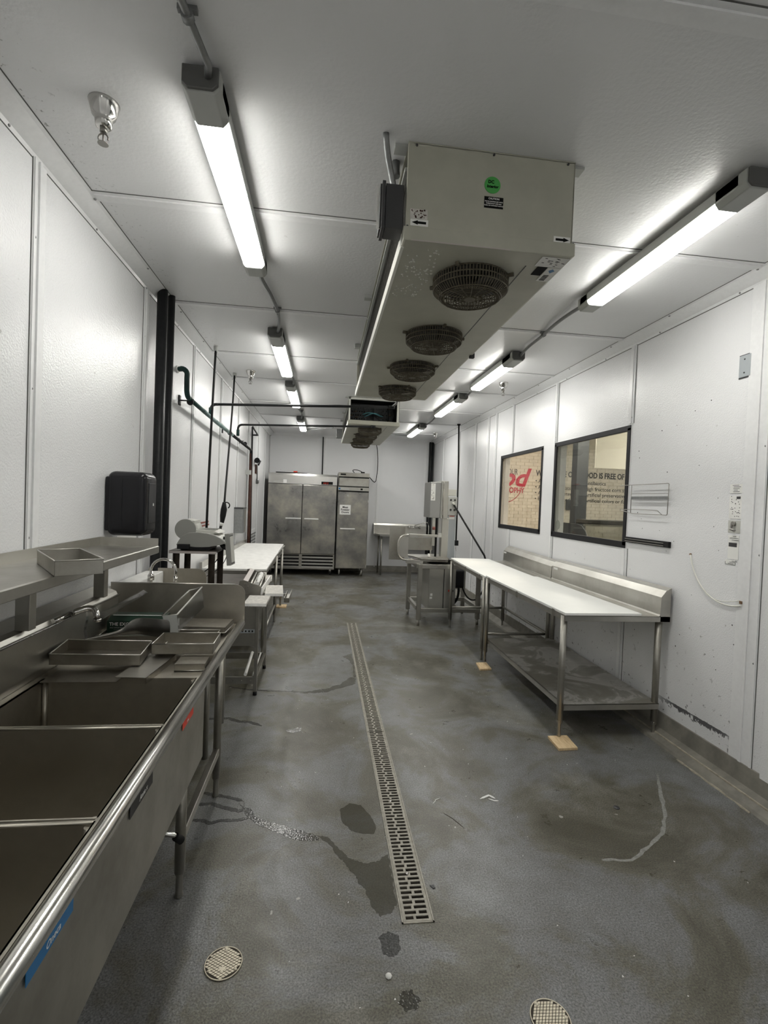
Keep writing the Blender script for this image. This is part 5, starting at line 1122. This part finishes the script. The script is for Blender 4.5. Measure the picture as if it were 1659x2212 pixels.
part('standoff', MB().cyl((xr, 3.5, 1.70), (XW, 3.5, 1.70), .004, 6).cyl((xr, 3.3, 1.70), (XW, 3.3, 1.70), .004, 6).cyl((xr, 3.66, 1.70), (XW, 3.66, 1.70), .004, 6), 'wire', rk)
ls = thing('lockout_station', 'column of small white labels with a padlock hasp on the right wall by the door', 'sign', (XW, 2.70, 1.3))
def lab(z0, z1, y0, y1, mat='paper'): return part('label_sheet', MB().box(XW, XW - .0015, y0, y1, z0, z1), mat, ls)
lab(1.730, 1.785, 2.655, 2.757); lab(1.575, 1.715, 2.662, 2.757, 'poly_worn'); lab(1.49, 1.565, 2.665, 2.757, 'scale_lite'); lab(1.33, 1.475, 2.672, 2.750); lab(1.295, 1.325, 2.69, 2.765)
mb = MB(); rg4 = random.Random(11)
def lines(z0, z1, n, y0=2.672, y1=2.745):
    for k in range(n):
        z_ = z0 + (z1 - z0) * (k + .5) / n; a = rg4.uniform(y0, y0 + .03); b = rg4.uniform(y1 - .03, y1); mb.box(XW - .0014, XW - .002, a, b, z_ - .0015, z_ + .0012)
lines(1.735, 1.783, 5); lines(1.44, 1.475, 3); lines(1.30, 1.322, 3)
for k in range(26): y = rg4.uniform(2.675, 2.74); z_ = rg4.uniform(1.58, 1.71); mb.box(XW - .0014, XW - .002, y, y + .006, z_, z_ + .004)
mb.box(XW - .0014, XW - .002, 2.676, 2.705, 1.695, 1.71).box(XW - .0014, XW - .002, 2.685, 2.745, 1.405, 1.43)
part('label_print', mb, 'jbox', ls)
part('frame_line', MB().box(XW - .0014, XW - .002, 2.69, 2.765, 1.296, 1.298).box(XW - .0014, XW - .002, 2.69, 2.692, 1.296, 1.312).box(XW - .0014, XW - .002, 2.763, 2.765, 1.296, 1.312), 'jbox', ls)
part('hasp', MB().lathe([(.014, 0), (.014, -.014)], (XW, 2.712, 1.545), 'X', 14).tube([(XW - .02, 2.712, 1.535), (XW - .04, 2.695, 1.512), (XW - .04, 2.665, 1.505)], .008, 8), 'wire', ls)
cd = thing('hanging_tube', 'thin cream tube drooping along the right wall below the labels', 'tube', (XW, 2.8, 1.05))
part('tube', MB().tube(bezier((XW - .006, 3.05, 1.32), (XW - .012, 3.00, 1.12), (XW - .012, 2.82, 1.0), (XW - .008, 2.625, 1.065), 20), .0042, 8), 'cooler_lip', cd); part('tube', MB().tube(bezier((XW - .008, 2.90, 1.085), (XW - .012, 2.80, 1.045), (XW - .012, 2.72, 1.07), (XW - .008, 2.64, 1.092), 10), .0022, 6), 'cooler_lip', cd)
part('clip', MB().box(XW, XW - .008, 2.622, 2.64, 1.075, 1.092).lathe([(.008, 0), (.006, -.008)], (XW, 3.055, 1.322), 'X', 8), 'copper', cd)
mb = MB(); rg5 = random.Random(4)
for k in range(34):
    y = rg5.uniform(2.62, 3.75); z_ = rg5.uniform(.5, 2.4); mb.lathe([(rg5.uniform(.0025, .0055), 0), (.002, -.0015)], (XW, y, z_), 'X', 6)
nh = part('nail_holes', mb, 'jbox', wright); nh['kind'] = 'stuff'

# ================================================================== FLOOR THINGS
dn = thing('trench_drain', 'long slotted trench drain running down the middle of the floor', 'floor drain', (.415, 4.1, 0))
part('frame', MB().box(TX0, TX0 + .006, TY0, TY1, -.03, .003).box(TX1 - .006, TX1, TY0, TY1, -.03, .003).box(TX0, TX1, TY0, TY0 + .006, -.03, .003).box(TX0, TX1, TY1 - .006, TY1, -.03, .003), 'grate', dn)
def grate(y0, y1, off):
    mb = MB(); a, b = TX0 + .007 + off, TX1 - .007 + off; wd = b - a; z0, z1 = -.002, .002; p = .0245; n = int((y1 - y0) / p); p = (y1 - y0) / n; sl = .62
    for k in range(n):
        y = y0 + k * p; mb.box(a, b, y, y + p * (1 - sl), z0, z1); ys_, ye = y + p * (1 - sl), y + p
        if k % 2: cuts = [(.10, .44), (.54, .90)]
        else: cuts = [(.10, .37), (.46, .90)]
        if k % 4 == 1: cuts = [(.10, .50), (.60, .88)]
        e = 0
        for (c0, c1) in cuts: mb.box(a + e * wd, a + c0 * wd, ys_, ye, z0, z1); e = c1
        mb.box(a + e * wd, b, ys_, ye, z0, z1)
    return part('grate', mb, 'grate', dn)
grate(TY0 + .008, 3.37, 0); grate(3.376, TY1 - .008, -.0)
part('trench_bed', MB().box(TX0 + .001, TX1 - .001, TY0 + .001, TY1 - .001, -.089, -.080), 'dirt', dn)
for (x, y) in ((.414, 3.10), (.411, 2.578), (.413, 2.063), (.42, 4.5)): part('screw', MB().lathe([(.0085, .0), (.0085, .004), (.003, .0045)], (x, y, .001), 'Z', 12), 'chrome', dn)
def cleanout(x, y, r, a, label):
    t = thing('cleanout_cover', label, 'drain cover', (x, y, 0), 'round cleanout covers in the floor'); part('plate', MB().lathe([(r, 0), (r, .003), (r - .002, .0038)], (x, y, 0), 'Z', 40), 'dirt', t)
    part('rim', MB().tube([(x + (r - .001) * math.cos(i * PI / 20), y + (r - .001) * math.sin(i * PI / 20), .003) for i in range(40)], .0022, 6, closed=True), 'brass', t)
    mb = MB(); s_ = .0098; R_ = Matrix.Rotation(a, 3, 'Z')
    for i in range(-13, 14):
        for j in range(-13, 14):
            c = R_ @ Vector(((i + j) * .0088, (i - j) * .0056, 0))
            if c.length > r - .0055: continue
            q = [R_ @ Vector(v) for v in ((.0070, 0, 0), (0, .0044, 0), (-.0070, 0, 0), (0, -.0044, 0))]
            mb.add([(x + c.x + v.x, y + c.y + v.y, z_) for z_ in (.0030, .0052) for v in q], [(4, 5, 6, 7), (0, 1, 5, 4), (1, 2, 6, 5), (2, 3, 7, 6), (3, 0, 4, 7)])
    part('diamond_treads', mb, 'brass', t)
    for an in (a + 1.57, a + 3.7, a + 5.75): part('screw', MB().lathe([(.0055, .003), (.0055, .0058), (.001, .006)], (x + (r - .012) * math.cos(an), y + (r - .012) * math.sin(an), 0), 'Z', 12), 'brass', t)
    part('name_pad', MB().prism([(x - .014, y - .024), (x, y - .033), (x + .014, y - .024), (x, y - .015)], 'Z', .003, .0056), 'brass', t)
cleanout(-.283, 1.703, .062, 0.0, 'round diamond-pattern cleanout cover at the lower left'); cleanout(.762, 1.432, .062, .5, 'round diamond-pattern cleanout cover at the bottom edge')
P1 = [(0.025, 2.335), (0.074, 2.319), (0.122, 2.247), (0.163, 2.177), (0.195, 2.155), (0.236, 2.137), (0.287, 2.139), (0.326, 2.172), (0.348, 2.186), (0.348, 2.095), (0.347, 1.988), (0.345, 1.901), (0.314, 1.863), (0.275, 1.85), (0.254, 1.89), (0.236, 1.947), (0.225, 1.997), (0.203, 2.019), (0.19, 2.073), (0.152, 2.142), (0.12, 2.192), (0.074, 2.279)]
STR = [(-0.364, 2.583), (-0.318, 2.564), (-0.28, 2.492), (-0.229, 2.455), (-0.152, 2.419), (-0.077, 2.386), (-0.012, 2.351), (0.034, 2.324), (0.034, 2.298), (-0.019, 2.298), (-0.072, 2.307), (-0.127, 2.337), (-0.204, 2.391), (-0.272, 2.433), (-0.328, 2.503)]
P2 = [(0.139, 2.521), (0.191, 2.574), (0.251, 2.554), (0.293, 2.465), (0.312, 2.375), (0.298, 2.327), (0.243, 2.331), (0.189, 2.355), (0.146, 2.429)]
P3 = [(-0.204, 4.129), (-0.078, 4.106), (0.0, 4.137), (0.08, 4.165), (0.212, 4.28), (0.277, 4.409), (0.33, 4.432), (0.344, 4.384), (0.319, 4.26), (0.176, 4.163), (0.079, 4.086), (0.001, 4.08), (-0.076, 4.065), (-0.194, 4.092)]
P3b = [(0.249, 5.015), (0.342, 5.128), (0.349, 4.942), (0.349, 4.66), (0.342, 4.43), (0.325, 4.45), (0.337, 4.769), (0.294, 4.942)]
P4 = [(-0.201, 3.422), (-0.16, 3.431), (-0.123, 3.459), (-0.093, 3.452), (-0.1, 3.395), (-0.157, 3.381), (-0.183, 3.387)]
def puddle(poly, jag, mat, label, z1=.0006, cat='puddle'): return single('puddle', flat(poly, .0001, z1, jag), mat, label, cat)
puddle(P1, .006, 'wet_calm', 'large dark puddle spreading to the left side of the near drain'); puddle(STR, .004, 'wet', 'glittering stream of water leading into the large puddle', .0009)
puddle(P2, .003, 'wet_calm', 'dark oval damp patch left of the drain'); puddle(P3, .012, 'wet_calm', 'ragged wet strip reaching the drain further back'); puddle(P3b, .008, 'wet_calm', 'damp fringe along the left edge of the far drain')
puddle([(2.09, 2.77), (1.98, 2.575), (1.86, 2.37), (1.742, 2.232), (1.575, 2.128), (1.46, 2.066), (1.32, 2.076), (1.32, 2.088), (1.46, 2.08), (1.57, 2.145), (1.73, 2.246), (1.846, 2.385), (1.965, 2.59)], .006, 'pale_stain', 'curved pale chalky streak on the floor at the right', .0005, 'stain')
puddle(P4, .004, 'wet', 'small bright puddle left of the drain')
puddle([(0.255, 1.762), (0.293, 1.787), (0.333, 1.764), (0.331, 1.709), (0.303, 1.682), (0.267, 1.692)], .005, 'wet', 'rough damp mark just in front of the drain end', .0006)
puddle([(0.3, 1.547), (0.34, 1.563), (0.366, 1.529), (0.354, 1.5), (0.316, 1.492), (0.295, 1.517)], .005, 'wet', 'rough damp mark at the bottom middle of the floor', .0006)
for pts, w_, lb in (([(-0.605, 2.713), (-0.526, 2.691), (-0.441, 2.661), (-0.377, 2.632), (-0.353, 2.574)], .022, 'uppermost of three wet trickles from under the sink'),
                    ([(-0.609, 2.613), (-0.508, 2.607), (-0.443, 2.571), (-0.372, 2.544), (-0.345, 2.55)], .024, 'middle one of three wet trickles from under the sink'),
                    ([(-0.608, 2.483), (-0.535, 2.479), (-0.493, 2.454), (-0.443, 2.473), (-0.369, 2.468), (-0.307, 2.487)], .02, 'lowest of three wet trickles from under the sink'),
                    ([(-0.788, 3.611), (-0.71, 3.618), (-0.618, 3.621), (-0.542, 3.563), (-0.461, 3.554), (-0.374, 3.492)], .03, 'wet trickle behind the far sink leg'),
                    ([(-0.729, 4.223), (-0.563, 4.157), (-0.422, 4.134), (-0.2, 4.11)], .022, 'thin wet line from under the wrapping station')):
    puddle(ribbon(pts, w_), .003, 'wet', lb, .001, 'trickle')
def debris(name, pts, w_, mat, label, cat, h_=.004): return single(name, flat(ribbon(pts, w_, jag=.1), .0002, h_), mat, label, cat)
debris('plastic_scrap', [(0.901, 2.566), (0.961, 2.596), (0.985, 2.565)], .012, 'print_white', 'bent white plastic scrap on the floor', 'scrap'); debris('plastic_scrap', [(0.947, 2.566), (0.976, 2.545), (0.998, 2.544)], .007, 'print_white', 'thin white tail beside the bent scrap', 'scrap')
debris('string_scrap', [(0.632, 2.54), (0.652, 2.564), (0.655, 2.575), (0.682, 2.588)], .003, 'paper', 'short white string on the floor right of the drain', 'scrap', .002)
debris('floor_crack', [(0.67, 2.465), (0.708, 2.416), (0.747, 2.340)], .004, 'dirt', 'thin dark crack in the floor right of the drain', 'crack', .0006)
single('white_crumb', MB().lathe([(.010, 0), (.012, .004), (.006, .010), (.001, .011)], (.274, 1.611, 0), 'Z', 7), 'paper', 'white crumb on the floor at the bottom middle', 'crumb')
single('grey_chip', MB().prism([(.498, 1.99), (.508, 1.972), (.518, 1.975), (.514, 1.992)], 'Z', 0, .003), 'jbox', 'small grey chip right of the near drain end', 'chip')
single('floor_plug', MB().lathe([(.017, 0), (.016, .003), (.001, .004)], (1.622, 2.45, 0), 'Z', 16), 'jbox', 'round dark plug in the floor in front of the right table', 'plug')
mb = MB(); rg6 = random.Random(21)
for k in range(60):
    x, y = rg6.uniform(-.3, 2.2), rg6.uniform(1.4, 4.5); mb.prism([(x, y), (x + rg6.uniform(.003, .007), y + .001), (x + .003, y + rg6.uniform(.003, .008))], 'Z', 0, .0015)
single('floor_crumbs', mb, 'poly_worn', 'tiny pale crumbs scattered over the floor', 'crumbs', kind='stuff')
print('objects', len(D.objects))
